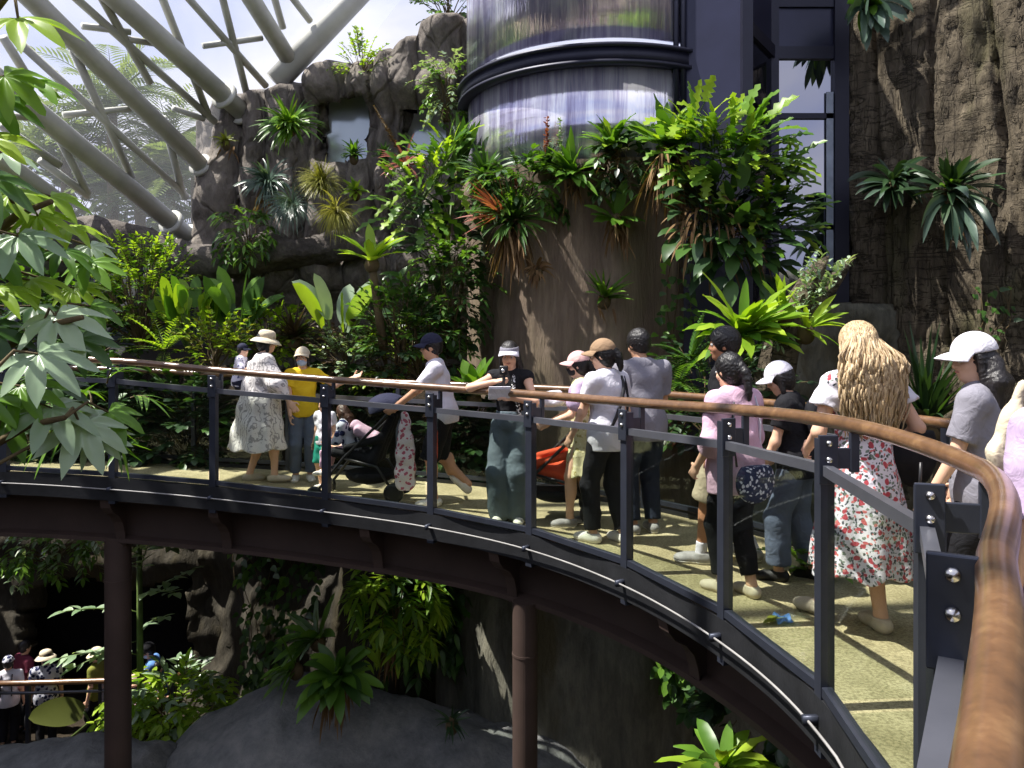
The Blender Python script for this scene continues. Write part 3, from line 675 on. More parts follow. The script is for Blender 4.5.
# ================================================================== people: bodies and clothes as smooth blended volumes
class Field:
    def __init__(s, lo, hi, h):
        s.h = h; s.lo = np.array(lo, float); n = np.ceil((np.array(hi)-s.lo)/h).astype(int)+1
        s.ax = [(s.lo[i]+h*np.arange(n[i])).astype(np.float32) for i in range(3)]
        s.D = np.full(n, 10.0, np.float32)
    def op(s, lo, hi, fn, k=.02, sub=False):
        m = k+3*s.h; sl = []
        for i in range(3):
            a = int(max(0, math.floor((lo[i]-m-s.lo[i])/s.h))); b = int(min(s.D.shape[i], math.ceil((hi[i]+m-s.lo[i])/s.h)+1))
            if b <= a: return
            sl.append(slice(a, b))
        X = s.ax[0][sl[0]][:, None, None]; Y = s.ax[1][sl[1]][None, :, None]; Z = s.ax[2][sl[2]][None, None, :]
        d = fn(X, Y, Z).astype(np.float32); A = s.D[tuple(sl)]
        if sub:
            d = -d; h = np.maximum(k-np.abs(A-d), 0) if k else 0; s.D[tuple(sl)] = np.maximum(A, d)+(h*h/(4*k) if k else 0)
        else:
            h = np.maximum(k-np.abs(A-d), 0) if k else 0; s.D[tuple(sl)] = np.minimum(A, d)-(h*h/(4*k) if k else 0)
    def cone(s, a, b, ra, rb, k=.02, sub=False):
        a = np.array(a, float); b = np.array(b, float); ba = b-a; L2 = max(1e-9, float(ba @ ba)); R = max(ra, rb)
        def fn(X, Y, Z):
            px, py, pz = X-a[0], Y-a[1], Z-a[2]
            t = np.clip((px*ba[0]+py*ba[1]+pz*ba[2])/L2, 0, 1)
            return np.sqrt((px-t*ba[0])**2+(py-t*ba[1])**2+(pz-t*ba[2])**2)-(ra+(rb-ra)*t)
        s.op(np.minimum(a, b)-R, np.maximum(a, b)+R, fn, k, sub)
    def ell(s, c, r, R=None, k=.02, sub=False):
        c = np.array(c, float); r = np.array(r, float); M = np.eye(3) if R is None else np.array(R)
        e = np.sqrt(((M*r[None, :])**2).sum(1))
        def fn(X, Y, Z):
            p = (X-c[0], Y-c[1], Z-c[2]); q = [(M[0, i]*p[0]+M[1, i]*p[1]+M[2, i]*p[2])/r[i] for i in range(3)]
            k0 = np.sqrt(q[0]**2+q[1]**2+q[2]**2); k1 = np.sqrt((q[0]/r[0])**2+(q[1]/r[1])**2+(q[2]/r[2])**2)
            return k0*(k0-1)/np.maximum(k1, 1e-6)
        s.op(c-e, c+e, fn, k, sub)
    def fnc(s, lo, hi, fn, k=.02): s.op(lo, hi, fn, k)
    def cut(s, p, n):
        """remove everything on the side n points to"""
        n = np.array(n, float); n /= np.linalg.norm(n); p = np.array(p, float)
        d = (s.ax[0]-p[0])[:, None, None]*n[0]+(s.ax[1]-p[1])[None, :, None]*n[1]+(s.ax[2]-p[2])[None, None, :]*n[2]
        s.D = np.maximum(s.D, d.astype(np.float32))
    def ripple(s, amp, f, ph=0.0):
        x = s.ax[0][:, None, None]; y = s.ax[1][None, :, None]; z = s.ax[2][None, None, :]
        s.D = s.D+amp*(np.sin(f*(x+.6*z)+ph+1.3*np.sin(f*.7*y+ph))*np.sin(f*.8*(z+.4*y)+1.7*ph)+.6*np.sin(1.9*f*z+1.2*np.sin(1.1*f*x+ph)+ph)).astype(np.float32)
    def mesh(s):
        D = s.D; ins = D < 0; c = [ins[a:a+D.shape[0]-1 or None, b:b+D.shape[1]-1 or None, e:e+D.shape[2]-1 or None] for a in (0, 1) for b in (0, 1) for e in (0, 1)]
        cnt = sum(x.astype(np.int8) for x in c); act = (cnt > 0) & (cnt < 8); idx = np.argwhere(act)
        if len(idx) == 0: return np.zeros((0, 3)), np.zeros((0, 4), int)
        offs = np.array([(a, b, e) for a in (0, 1) for b in (0, 1) for e in (0, 1)])
        V = np.stack([D[idx[:, 0]+o[0], idx[:, 1]+o[1], idx[:, 2]+o[2]] for o in offs], 1)
        acc = np.zeros((len(idx), 3)); num = np.zeros(len(idx))
        for i in range(8):
            for j in range(i+1, 8):
                if abs(offs[i]-offs[j]).sum() != 1: continue
                a, b = V[:, i], V[:, j]; x = (a < 0) != (b < 0); t = np.where(x, a/np.where(x, a-b, 1), 0)
                acc += np.where(x[:, None], offs[i]+(offs[j]-offs[i])*t[:, None], 0); num += x
        P = s.lo+(idx+acc/num[:, None])*s.h
        vid = np.full(act.shape, -1, np.int64); vid[tuple(idx.T)] = np.arange(len(idx)); faces = []
        for ax in range(3):
            o = [0, 0, 0]; o[ax] = 1; n = D.shape
            a = ins[:n[0]-o[0], :n[1]-o[1], :n[2]-o[2]]; b = ins[o[0]:, o[1]:, o[2]:]
            e = np.argwhere(a != b); u, v = (ax+1) % 3, (ax+2) % 3
            e = e[(e[:, u] > 0) & (e[:, v] > 0) & (e[:, u] < n[u]-1) & (e[:, v] < n[v]-1)]
            if len(e) == 0: continue
            du = np.zeros(3, int); du[u] = 1; dv = np.zeros(3, int); dv[v] = 1
            q = np.stack([vid[tuple((e-du-dv).T)], vid[tuple((e-dv).T)], vid[tuple(e.T)], vid[tuple((e-du).T)]], 1)
            fl = ~a[tuple(e.T)]; q[fl] = q[fl][:, ::-1]; faces.append(q)
        Q = np.concatenate(faces); Q = Q[(Q >= 0).all(1)]
        return P, Q
    def build(s, name, m, parent):
        P, Q = s.mesh(); me = bpy.data.meshes.new(name)
        me.vertices.add(len(P)); me.vertices.foreach_set('co', P.astype(np.float32).ravel())
        me.loops.add(Q.size); me.loops.foreach_set('vertex_index', Q.ravel().astype(np.int32))
        me.polygons.add(len(Q)); me.polygons.foreach_set('loop_start', np.arange(len(Q), dtype=np.int32)*4)
        me.polygons.foreach_set('use_smooth', np.ones(len(Q), bool))
        me.update(calc_edges=True); me.validate()
        return link(name, me, m, parent)

def v3(*a): return np.array(a, float)
def unit(a): a = np.array(a, float); return a/max(1e-9, np.linalg.norm(a))
def rotm(yaw, pitch=0, roll=0):
    return np.array(Matrix.Rotation(yaw, 3, 'Z') @ Matrix.Rotation(pitch, 3, 'X') @ Matrix.Rotation(roll, 3, 'Y'))
def basis(fwd, up):
    """columns: right, forward, up"""
    f = unit(fwd); r = unit(np.cross(f, up)); return np.stack([r, f, np.cross(r, f)], 1)
def ik(a, tgt, l1, l2, hint):
    d = tgt-a; D = min(np.linalg.norm(d), l1+l2-.004); dn = unit(d); x = (l1*l1-l2*l2+D*D)/(2*D); h = math.sqrt(max(0, l1*l1-x*x))
    p = hint-dn*(hint @ dn); return a+dn*x+unit(p)*h, a+dn*D

SKIN = {}
def skin(tone):
    if tone not in SKIN:
        m, t, o = nt('skin_'+tone); c = {'light': hexc(224, 180, 152), 'mid': hexc(206, 158, 126), 'tan': hexc(184, 132, 100)}[tone]
        v = coords(t); p = princ(t, o, ramp(t, noise_n(t, v, 12, 3), [(.3, tuple(x*.9 for x in c)), (.7, c)]), .5, 0, .35)
        p.inputs['Subsurface Weight'].default_value = .0; SKIN[tone] = m
    return SKIN[tone]
def M_hair(name, c1, c2, rough=.42):
    m, t, o = nt(name); v = coords(t, (1, 1, .12)); f = noise_n(t, v, 90, 3, .6); g = NewIsl(t)
    p = princ(t, o, ramp(t, mix(t, .4, f, g), [(.3, c1), (.7, c2)]), rough, 0, .5); bump(t, p, f, .6, .01); return m
def NewIsl(t): return N(t, 'NewGeometry').outputs['Random Per Island']
hair_black = M_hair('black_hair', hexc(14, 12, 13), hexc(34, 30, 30))
hair_brown = M_hair('brown_hair', hexc(58, 36, 26), hexc(96, 64, 46))
hair_blonde = M_hair('blonde_hair', hexc(128, 104, 72), hexc(204, 180, 142), .5)
eye_m = M_plain('eye_white', (.75, .74, .72), .3); iris_m = M_plain('dark_iris', (.02, .014, .01), .2); lip_m = M_plain('lips', hexc(190, 122, 108), .5); brow_m = M_plain('eyebrow', hexc(30, 24, 22), .8)

class Person:
    def __init__(s, label, px, d, height, face, group=None, tone='light', z=None, h=.008, lean=0, side=0, twist=0, hy=0, hp=0, hr=0, lh=None, rh=None, lf=(-.09, 0, 0), rf=(.09, 0, 0), ltoe=8, rtoe=-8, lpitch=0, rpitch=0, sh=.175, hipw=.15, build=1.0, dh=0.0, lhint=(-.5, -1, -.2), rhint=(.5, -1, -.2), lcurl=.5, rcurl=.5, cat='person', face_on=True, name='person', shorten=0.0, palm=None):
        k = s.k = height/1.70; s.h = h*1.0
        p = W(px, 500, d); gz = deck_z(p.x, p.y) if z is None else z
        s.root = thing(name, label, cat, (p.x, p.y, gz), math.radians(face), group)
        s.skin = skin(tone); s.sh = sh; s.b = build
        A = lambda *a: v3(*a)*k
        s.A = A; lean, side, twist = map(math.radians, (lean, side, twist))
        s.P = A(0, -.10*math.sin(lean), .935+dh)
        s.u = unit(v3(math.sin(side), math.sin(lean), math.cos(lean)*math.cos(side)))
        fw = v3(-math.sin(twist), math.cos(twist), 0); s.TB = basis(fw-s.u*(fw @ s.u), s.u)   # torso basis
        s.Nk = s.P+s.u*.50*k
        s.HB = rotm(math.radians(hy), -math.radians(hp), math.radians(hr))
        s.Hc = s.Nk+(s.u*.04+s.HB[:, 2]*.115+s.HB[:, 1]*.022)*k
        r = s.TB[:, 0]
        s.S = {-1: s.Nk-s.u*.062*k-r*sh*k, 1: s.Nk-s.u*.062*k+r*sh*k}
        s.hip = {-1: s.P+v3(-.088, 0, -.03)*k, 1: s.P+v3(.088, 0, -.03)*k}
        s.E = {}; s.Wr = {}; s.K = {}; s.An = {}
        for q, tgt, hint in ((-1, lh, lhint), (1, rh, rhint)):
            tg = A(*tgt) if tgt is not None else s.S[q]+A(q*.07, .05, -.54)
            s.E[q], s.Wr[q] = ik(s.S[q], tg, .285*k, .25*k, v3(*hint))
        for q, ft in ((-1, lf), (1, rf)):
            an = A(ft[0], ft[1], ft[2]+.085); s.K[q], s.An[q] = ik(s.hip[q], an, .43*k, .41*k, v3(q*.08, 1, .0))
        s.toe = {-1: math.radians(ltoe), 1: math.radians(rtoe)}; s.tp = {-1: math.radians(lpitch), 1: math.radians(rpitch)}
        s.curl = {-1: lcurl, 1: rcurl}; s.palm = palm or {}
        pts = [s.P, s.Hc]+[x for D in (s.S, s.E, s.Wr, s.K, s.An) for x in D.values()]
        s.lo = np.min(pts, 0)-.34*k; s.hi = np.max(pts, 0)+.34*k; s.lo[2] = max(s.lo[2], -.05)
        s.face_on = face_on; s.body()
    def field(s, lo=None, hi=None, h=None): return Field(s.lo if lo is None else lo, s.hi if hi is None else hi, h or s.h)
    def torso(s, f, e=0.0, waist=0.0, k=.05):
        B, K = s.TB, s.k; b = s.b
        f.ell(s.P+B[:, 2]*0*K, ((.155*b+e/K+waist)*K, (.112*b+e/K+waist)*K, (.13+e/K)*K), B, k)
        f.ell(s.P+s.u*.16*K, ((.128*b+e/K+waist)*K, (.095*b+e/K+waist)*K, (.16+e/K)*K), B, k)
        f.ell(s.P+s.u*.335*K, ((.152*b+e/K)*K, (.108*b+e/K)*K, (.175+e/K)*K), B, k)
        for q in (-1, 1): f.cone(s.Nk-s.u*.03*K, s.S[q], (.052+e/K)*K, (.050+e/K)*K, k)
    def leg(s, f, q, e=0.0, frac=2.0, k=.03):
        K = s.k; t = min(1, frac); f.cone(s.hip[q], s.hip[q]+(s.K[q]-s.hip[q])*t, (.088*s.b+e/K)*K, (.088+(.056-.088)*t+e/K)*K, k)
        if frac > 1:
            t = min(1, frac-1); f.cone(s.K[q], s.K[q]+(s.An[q]-s.K[q])*t, (.054+e/K)*K, (.054+(.036-.054)*t+e/K)*K, k)
            c = s.K[q]+(s.An[q]-s.K[q])*.3
            if t > .5: f.ell(c-basis(v3(0, 1, 0), unit(s.K[q]-s.An[q]))[:, 1]*.014*K, ((.05+e/K)*K, (.052+e/K)*K, .12*K), basis(v3(0, 1, .01), unit(s.K[q]-s.An[q])), k)
    def arm(s, f, q, e=0.0, frac=2.0, k=.025, a0=0.0):
        K = s.k; t = min(1, frac); b = .5+.5*s.b
        f.cone(s.S[q], s.S[q]+(s.E[q]-s.S[q])*t, (.047*b+e/K)*K, (.047*b+(.036-.047)*t+e/K)*K, k)
        if frac > 1:
            t = min(1, frac-1); f.cone(s.E[q], s.E[q]+(s.Wr[q]-s.E[q])*t, (.037+e/K)*K, (.037+(.026-.037)*t+e/K)*K, k)
    def hand(s, f, q):
        K = s.k*1.0; d = unit(s.Wr[q]-s.E[q]); pn = s.palm.get(q)
        n = v3(*pn) if pn is not None else v3(-q, 0, 0)            # direction the palm faces
        n = unit(n-d*(n @ d)); sd = np.cross(d, n)*q            # thumb side... towards the front when the arm hangs
        w = s.Wr[q]; s.hn = n
        f.ell(w+d*.045*K, (.040*K, .017*K, .055*K), np.stack([sd, n, d], 1), .012)
        for i, (o, ln) in enumerate(((.029, .068), (.010, .077), (-.010, .072), (-.028, .056))):
            p = w+d*.088*K+sd*o*K; a = .25+.1*i; c = s.curl[q]*(1+.12*i)
            for j, seg in enumerate((.45, .32, .23)):
                dd = d*math.cos(a*c)+n*math.sin(a*c)+sd*o*1.5; p2 = p+unit(dd)*ln*seg*K; r = (.0095-.0011*j)*K
                f.cone(p, p2, r, r-.0008, .004); p = p2; a += 1.15
        p = w+d*.028*K+sd*.034*K
        for j, (seg, sp) in enumerate(((.038, .75), (.032, .35))):
            dd = unit(d*(1-.35*sp)+sd*sp+n*(.35+.4*s.curl[q])); p2 = p+dd*seg*K; f.cone(p, p2, .0115*K, .0095*K, .006); p = p2
    def foot(s, f, q, e=0.0, k=.015, sole=0.0):
        K = s.k; an = s.An[q]; yaw, pt = s.toe[q], s.tp[q]; R = rotm(yaw, -pt); fw = R[:, 1]; dn = -R[:, 2]
        f.cone(an+dn*.045*K-fw*.035*K, an+dn*.052*K+fw*.10*K, (.034+e)*K, (.030+e)*K, k)
        f.ell(an+dn*.058*K+fw*.125*K, ((.040+e)*K, (.060+e)*K, (.026+e)*K), R, k)
        f.cone(an, an+dn*.04*K, (.036+e)*K, (.038+e)*K, k)
        return R, an, fw, dn
    def body(s):
        f = s.field(); K = s.k; s.torso(f)
        for q in (-1, 1):
            s.leg(f, q); s.arm(f, q); s.hand(f, q); s.foot(f, q)
            f.cone(s.S[q], s.S[q], .055*K, .055*K, .03)
        f.cone(s.Nk-s.u*.06*K, s.Hc-s.HB[:, 2]*.03*K, .056*K, .050*K, .03)
        H, R = s.Hc, s.HB; a = lambda x, y, z: H+R @ v3(x, y, z)*K
        f.ell(a(0, -.012, .028), (.074*K, .094*K, .090*K), R, .02)
        f.ell(a(0, .018, -.045), (.058*K, .068*K, .072*K), R, .03)
        f.ell(a(0, .055, -.088), (.026*K, .024*K, .020*K), R, .025)       # chin
        f.cone(a(0, .083, .012), a(0, .099, -.027), .008*K, .0115*K, .012)  # nose
        f.cone(a(-.016, .086, -.031), a(.016, .086, -.031), .009*K, .009*K, .01)
        f.cone(a(-.034, .076, .026), a(.034, .076, .026), .011*K, .011*K, .016)   # brow
        for q in (-1, 1):
            f.ell(a(q*.031, .093, .004), (.017*K, .012*K, .010*K), R, .008, True)
            f.ell(a(q*.076, -.006, -.008), (.011*K, .024*K, .033*K), R, .006)
            f.ell(a(q*.040, .058, -.03), (.022*K, .022*K, .02*K), R, .02)
        f.cone(a(-.016, .078, -.057), a(.016, .078, -.057), .010*K, .010*K, .01)  # mouth
        s.bodyo = f.build('body', s.skin, s.root)
        for q in ((-1, 1) if s.face_on else ()):
            mb = MB(); mb.ball(a(q*.031, .079, .004), .0125*K, None, 10, 8); e = mb.build('eye', eye_m, s.bodyo, world=False)
            mb = MB(); mb.ball(a(q*.031, .0855, .003), (.0075*K,)*3, None, 8, 6); mb.build('iris', iris_m, e, world=False)
            mb = MB(); mb.tube([a(q*.014, .090, .030), a(q*.032, .088, .036), a(q*.05, .074, .031)], .0042*K, 6); mb.build('eyebrow', brow_m, s.bodyo, world=False)
        if s.face_on:
            mb = MB(); mb.tube([a(-.02, .082, -.058), a(-.008, .0905, -.0555), a(0, .0905, -.057), a(.008, .0905, -.0555), a(.02, .082, -.058)], .0055*K, 6); mb.build('lips', lip_m, s.bodyo, world=False)
    # ---- clothing
    def part(s, f, name, m, label=None):
        o = f.build(name, m, s.root)
        if label: o['label'] = label
        return o
    def shirt(s, m, sleeve=.6, hem=-.08, e=.016, waist=.012, wr=.004, name='shirt', neck=True, front_open=False, label=None, cuff=.012):
        f = s.field(); K = s.k; s.torso(f, e*K, waist)
        if hem < 0: f.ell(s.P+s.u*(hem*.5)*K, ((.156*s.b+e+waist)*K, (.114*s.b+e+waist)*K, (.16-hem)*K), s.TB, .04)
        f.cut(s.P+s.u*hem*K, -s.u)
        g = s.field()
        for q in (-1, 1):
            s.arm(g, q, (e+cuff)*K, sleeve)
            i = s.S[q]+(s.E[q]-s.S[q])*sleeve if sleeve <= 1 else s.E[q]+(s.Wr[q]-s.E[q])*(sleeve-1)
            ax = unit(s.E[q]-s.S[q]) if sleeve <= 1 else unit(s.Wr[q]-s.E[q])
            if sleeve > 0:
                h = s.field(); s.arm(h, q, (e+cuff)*K, sleeve); h.cut(i, ax)
                d = np.maximum(.03-np.abs(f.D-h.D), 0); f.D = np.minimum(f.D, h.D)-d*d/.12
        if wr: f.ripple(wr, 21/K, s.P[2]+s.sh*7)
        f.ell(s.Nk+(s.u*.055+s.TB[:, 1]*.03)*K, (.066*K, .085*K, .055*K), s.TB, .01, True)
        return s.part(f, name, m, label)
    def pants(s, m, length=1.9, e=.016, wide=0.0, wr=.003, top=.10, name='trousers', label=None):
        f = s.field(); K = s.k
        f.ell(s.P, ((.157*s.b)*K+e, (.118*s.b)*K+e, .14*K), s.TB, .05)
        f.ell(s.P+s.u*.12*K, ((.13*s.b)*K+e*.5, (.10*s.b)*K+e*.5, .12*K), s.TB, .05)
        for q in (-1, 1):
            t = min(1, length); f.cone(s.hip[q], s.hip[q]+(s.K[q]-s.hip[q])*t, .092*s.b*K+e, (.092+(.060-.092)*t)*K+e+wide*t*K*.6, .02)
            if length > 1:
                t = length-1; f.cone(s.K[q], s.K[q]+(s.An[q]-s.K[q])*t, .066*K+e+wide*K*.6, (.066-.018*t)*K+e+wide*K, .02)
        f.cut(s.P+s.u*top*K, s.u)
        if wr: f.ripple(wr, 19/K, 1.0)
        for q in (-1, 1):     # clean hems
            i, ax = (s.hip[q]+(s.K[q]-s.hip[q])*length, unit(s.K[q]-s.hip[q])) if length <= 1 else (s.K[q]+(s.An[q]-s.K[q])*(length-1), unit(s.An[q]-s.K[q]))
            f.cone(i+ax*.12*K, i+ax*.12*K, .118*K, .118*K, 0, True)
        return s.part(f, name, m, label)
    def skirt(s, f, hem, top, r0, r1, folds=9, amp=.05, shift=(0, 0), ry=.8):
        """flared cone from z=top (radius r0) down to z=hem (radius r1), with folds"""
        K = s.k; zt, zb = top*K, hem*K; cx, cy = s.P[0], s.P[1]
        def fn(X, Y, Z):
            t = np.clip((zt-Z)/(zt-zb), 0, 1.1); x = X-cx-shift[0]*t*K; y = Y-cy-shift[1]*t*K
            th = np.arctan2(y, x); r = (r0+(r1-r0)*t**.8)*K*(1+amp*t*np.sin(folds*th+2*np.sin(2*th))+amp*.5*t*np.sin(5*th+Z*9))
            return np.maximum(np.maximum((np.sqrt(x*x+(y/ry)**2)-r)*.8, Z-zt), zb+.015*np.sin(7*th)-Z)
        R = max(r0, r1)*1.25*K; f.fnc(v3(cx-R-abs(shift[0])*K, cy-R-abs(shift[1])*K, zb-.02), v3(cx+R+abs(shift[0])*K, cy+R+abs(shift[1])*K, zt), fn, .04)
    def shoes(s, m, e=.010, sock=None, sole=None):
        for q in (-1, 1):
            lo = s.An[q]-.22*s.k; hi = s.An[q]+.22*s.k
            f = Field(lo, hi, .006); R, an, fw, dn = s.foot(f, q, e)
            f.cut(an+dn*.005*s.k, -dn); f.cut(an+dn*.088*s.k, dn); sh = s.part(f, 'shoe', m)
            if sole:
                g = Field(lo, hi, .006); s.foot(g, q, e+.003); g.cut(an+dn*.068*s.k, -dn); g.cut(an+dn*.093*s.k, dn)
                g.build('sole', sole, sh)
            if sock:
                g = Field(lo, hi, .006); ax = unit(s.K[q]-s.An[q]); g.cone(an-ax*.01, an+ax*.085*s.k, .041*s.k, .043*s.k, 0); g.cut(an+ax*.075*s.k, ax); s.part(g, 'sock', sock)
    def cap(s, m, brim=.085, tilt=8, back=False, visor=False, name='cap', e=.016, yaw=0, mb_=None, label=None):
        K = s.k; R = s.HB @ rotm(math.radians(yaw), -math.radians(tilt)); H = s.Hc+s.HB[:, 2]*.028*K
        f = Field(s.Hc-.30*K, s.Hc+.30*K, .006)
        f.ell(H+R @ v3(0, -.012, .008)*K, ((.078+e)*K, (.099+e)*K, (.094+e)*K), R, 0)
        f.cut(H+R[:, 2]*.006*K, -R[:, 2])
        if visor: f.cut(H+R[:, 2]*.055*K, R[:, 2])
        o = s.part(f, name, m, label)
        mb = MB(); n, k = 18, 5; vs = []; fs = []; rx, ry = .078+e, .099+e
        for lay in (0, .006):
            for i in range(n+1):
                a = lerp(-1.25, 1.25, i/n); ca, sa = math.cos(a), math.sin(a)
                for j in range(k+1):
                    t = j/k; ext = brim*math.cos(a)**.55*t if ca > 0 else 0
                    v = v3(sa*rx*(1+.10*t), ca*ry*.98+ext-.012, .014-lay+.012*math.cos(a*1.2)-.016*t*t-.10*(abs(sa)**2)*t*.25)
                    vs.append(H+R @ (v*K))
        m0 = (n+1)*(k+1)
        for i in range(n):
            for j in range(k):
                q = i*(k+1)+j; fs += [(q, q+k+1, q+k+2, q+1), (m0+q, m0+q+1, m0+q+k+2, m0+q+k+1)]
            q = i*(k+1)+k; fs.append((q, q+k+1, m0+q+k+1, m0+q))
        mb.add(vs, fs); mb.build('brim', mb_ or m, o, world=False); return o
    def hat(s, m, brim=.075, droop=.03, name='sun_hat', tilt=4):
        K = s.k; R = Matrix((s.HB @ rotm(0, -math.radians(tilt))).tolist()); H = Vector(s.Hc+s.HB[:, 2]*.03*K-s.HB[:, 1]*.012*K)
        mb = MB(); r = .101*K
        mb.lathe(H, [(.001, .112*K), (r*.55, .109*K), (r*.85, .092*K), (r*.97, .06*K), (r, .012*K)], 26, R); o = mb.build(name, m, s.root, world=False); o.data.transform(Matrix.Identity(4))
        mb = MB(); mb.lathe(H, [(r*.99, .016*K), (r+brim*K*.5, .008*K-droop*K*.3), (r+brim*K, -.004*K-droop*K), (r+brim*K, -.010*K-droop*K), (r+brim*K*.5, -.0*K-droop*K*.3), (r*.99, .004*K)], 30, R); mb.build('brim', m, o, world=False); return o
    def hair(s, m, style='short', length=.2, vol=.014, fringe=True):
        K = s.k; H, R = s.Hc, s.HB; a = lambda x, y, z: H+R @ v3(x, y, z)*K
        lo = s.Hc-.32*K; hi = s.Hc+.26*K; lo[2] -= length*K+.05
        f = Field(lo, hi, .007)
        f.ell(a(0, -.016, .032), ((.077+vol)*K, (.096+vol)*K, (.092+vol)*K), R, .02)
        if style in ('long', 'pony', 'bob'): f.ell(a(0, -.035, -.03), (.080*K, .075*K, .09*K), R, .03)
        else: f.ell(a(0, -.045, -.025), (.072*K, .066*K, .065*K), R, .02)
        f.ell(a(0, .095, -.045), (.070*K, .075*K, .092*K), R, .015, True)          # clear the face
        f.ell(a(0, .06, -.11), (.06*K, .10*K, .06*K), R, .015, True)
        if style == 'pony':
            p = a(0, -.115, .01); d = -R[:, 1]*.5-v3(0, 0, .6)
            f.cone(p+R[:, 1]*.03*K, p, .026*K, .026*K, .02)
            for i in range(5):
                q = p+unit(d)*length*K/5; f.cone(p, q, (.034-.003*i)*K, (.032-.004*i)*K, .02); p = q; d = d*.7-v3(0, 0, .6)
        if style == 'long':
            for x in (-.055, -.02, .02, .055):
                p = a(x, -.075, -.03); p[0:2] += 0
                q = s.Nk+(s.TB[:, 0]*x*1.3-s.TB[:, 1]*.085-s.u*(length-.1))*K; m0 = s.Nk+(s.TB[:, 0]*x*1.2-s.TB[:, 1]*.09+s.u*.03)*K
                f.cone(p, m0, .045*K, .04*K, .03); f.cone(m0, q, .04*K, .022*K, .03)
            for x in (-1, 1): f.cone(a(x*.078, .0, .02), a(x*.082, -.005, -.13), .018*K, .022*K, .02)
        if style == 'bob':
            for x in (-1, 1): f.cone(a(x*.075, .0, .02), a(x*.078, .01, -.10), .022*K, .02*K, .02)
        x = f.ax[0][:, None, None]; y = f.ax[1][None, :, None]; z = f.ax[2][None, None, :]
        f.D = f.D+.003*np.sin(150*x+20*z)*np.sin(130*y+9*np.sin(40*z)).astype(np.float32)
        return s.part(f, 'hair', m)
    def strap(s, pts, m, r=.012, name='strap', par=None):
        mb = MB(); mb.tube([Vector(p) for p in pts], r, 8, True, .45); return mb.build(name, m, par or s.root, world=False)
    def on_torso(s, x, z, back=True, e=.02):
        """a point lying on the shirt: x across, z up the spine"""
        B, K = s.TB, s.k; rows = [(-.1, .155, .112), (0, .155, .112), (.16, .135, .103), (.335, .152, .108), (.44, .15, .07), (.5, .15, .03)]
        rx, ry = poly(rows, z); rx, ry = rx*s.b+e, ry*s.b+e
        y = ry*math.sqrt(max(0, 1-(x/rx)**2)); return s.P+(B[:, 0]*x+B[:, 1]*(-y if back else y)+s.u*z)*K
    def crossbag(s, m, back=True, flip=1, e=.034):
        s.strap([s.on_torso(flip*t, z, back, e) for t, z in ((.09, .475), (.085, .43), (.06, .36), (.01, .25), (-.05, .13), (-.11, .03))], m, .014)
        s.strap([s.on_torso(flip*t, z, not back, e) for t, z in ((.09, .475), (.085, .43), (.06, .36), (.01, .25), (-.05, .13), (-.11, .03))], m, .014)
    def mask(s, m):
        K = s.k; f = Field(s.Hc-.2*K, s.Hc+.2*K, .005); a = lambda x, y, z: s.Hc+s.HB @ v3(x, y, z)*K
        f.ell(a(0, .030, -.052), (.064*K, .076*K, .062*K), s.HB, 0); f.cone(a(0, .08, -.03), a(0, .1, -.03), .014, .014, .02)
        f.cut(a(0, 0, -.022), s.HB[:, 2]); f.cut(a(0, .028, 0), -s.HB[:, 1]); return s.part(f, 'face_mask', m)

# ---- fabrics
fab = lambda n, c, **k: M_cloth(n, hexc(*c), **k)
white_f = fab('white_cotton', (218, 216, 226)); grey_f = fab('grey_cotton', (138, 136, 146)); black_f = fab('black_cotton', (30, 30, 34)); navy_f = fab('navy_cotton', (44, 46, 66))
pink_f = fab('pale_pink_cotton', (206, 172, 192)); lilac_f = fab('lilac_cotton', (186, 166, 196)); jean_f = fab('blue_denim', (98, 108, 128)); djean_f = fab('dark_denim', (44, 50, 64)); beige_f = fab('beige_cotton', (206, 194, 170))
yellow_f = fab('yellow_cotton', (232, 196, 44)); teal_f = fab('grey_teal_cotton', (96, 108, 116)); khaki_f = fab('khaki_cotton', (176, 164, 140)); brown_f = fab('brown_cap', (150, 124, 98)); red_f = fab('orange_red_fabric', (204, 84, 52)); peach_f = fab('pink_cap', (222, 180, 176))
maroon_f = fab('maroon_cotton', (110, 48, 66)); blue_f = fab('blue_cotton', (92, 132, 190)); olive_f = fab('olive_cotton', (120, 124, 56)); green_f = fab('teal_green', (40, 140, 120)); purple_f = fab('violet_cotton', (110, 112, 190))
shoe_w = M_plain('white_shoe', hexc(226, 222, 214), .6, 0, .1); shoe_g = M_plain('grey_shoe', hexc(150, 148, 146), .7, 0, .25, 20); shoe_k = M_plain('black_shoe', hexc(36, 34, 34), .6, 0, .3, 20); shoe_b = M_plain('beige_shoe', hexc(196, 184, 164), .6, 0, .15)
strap_k = M_plain('black_strap', (.02, .02, .024), .6); mask_m = M_plain('pale_blue_mask', hexc(188, 204, 228), .8, 0, .05); black_mask = M_plain('black_mask', (.02, .02, .022), .8)
black_pl = M_plain('black_plastic', (.018, .018, .02), .35)
def M_print(name, base, layers):
    """printed cloth: base colour with scattered spots [(voronoi scale, radius, jitter colour)]"""
    m, t, o = nt(name); v = coords(t); dn = N(t, 'TexNoise'); dn.inputs['Scale'].default_value = 14; L(t, v, dn.inputs['Vector'])
    vv = mix(t, .06, v, dn.outputs['Color'], 'ADD'); c = base
    for sc, rad, cc in layers:
        vo = N(t, 'TexVoronoi'); vo.inputs['Scale'].default_value = sc; L(t, vv, vo.inputs['Vector'])
        c = mix(t, ramp(t, vo.outputs['Distance'], [(rad, (1, 1, 1)), (rad+.05, (0, 0, 0))]), c, cc)
    p = princ(t, o, c, .85, 0, .2); bump(t, p, noise_n(t, v, 14, 3, .5, 1.2), .3, .03); return m
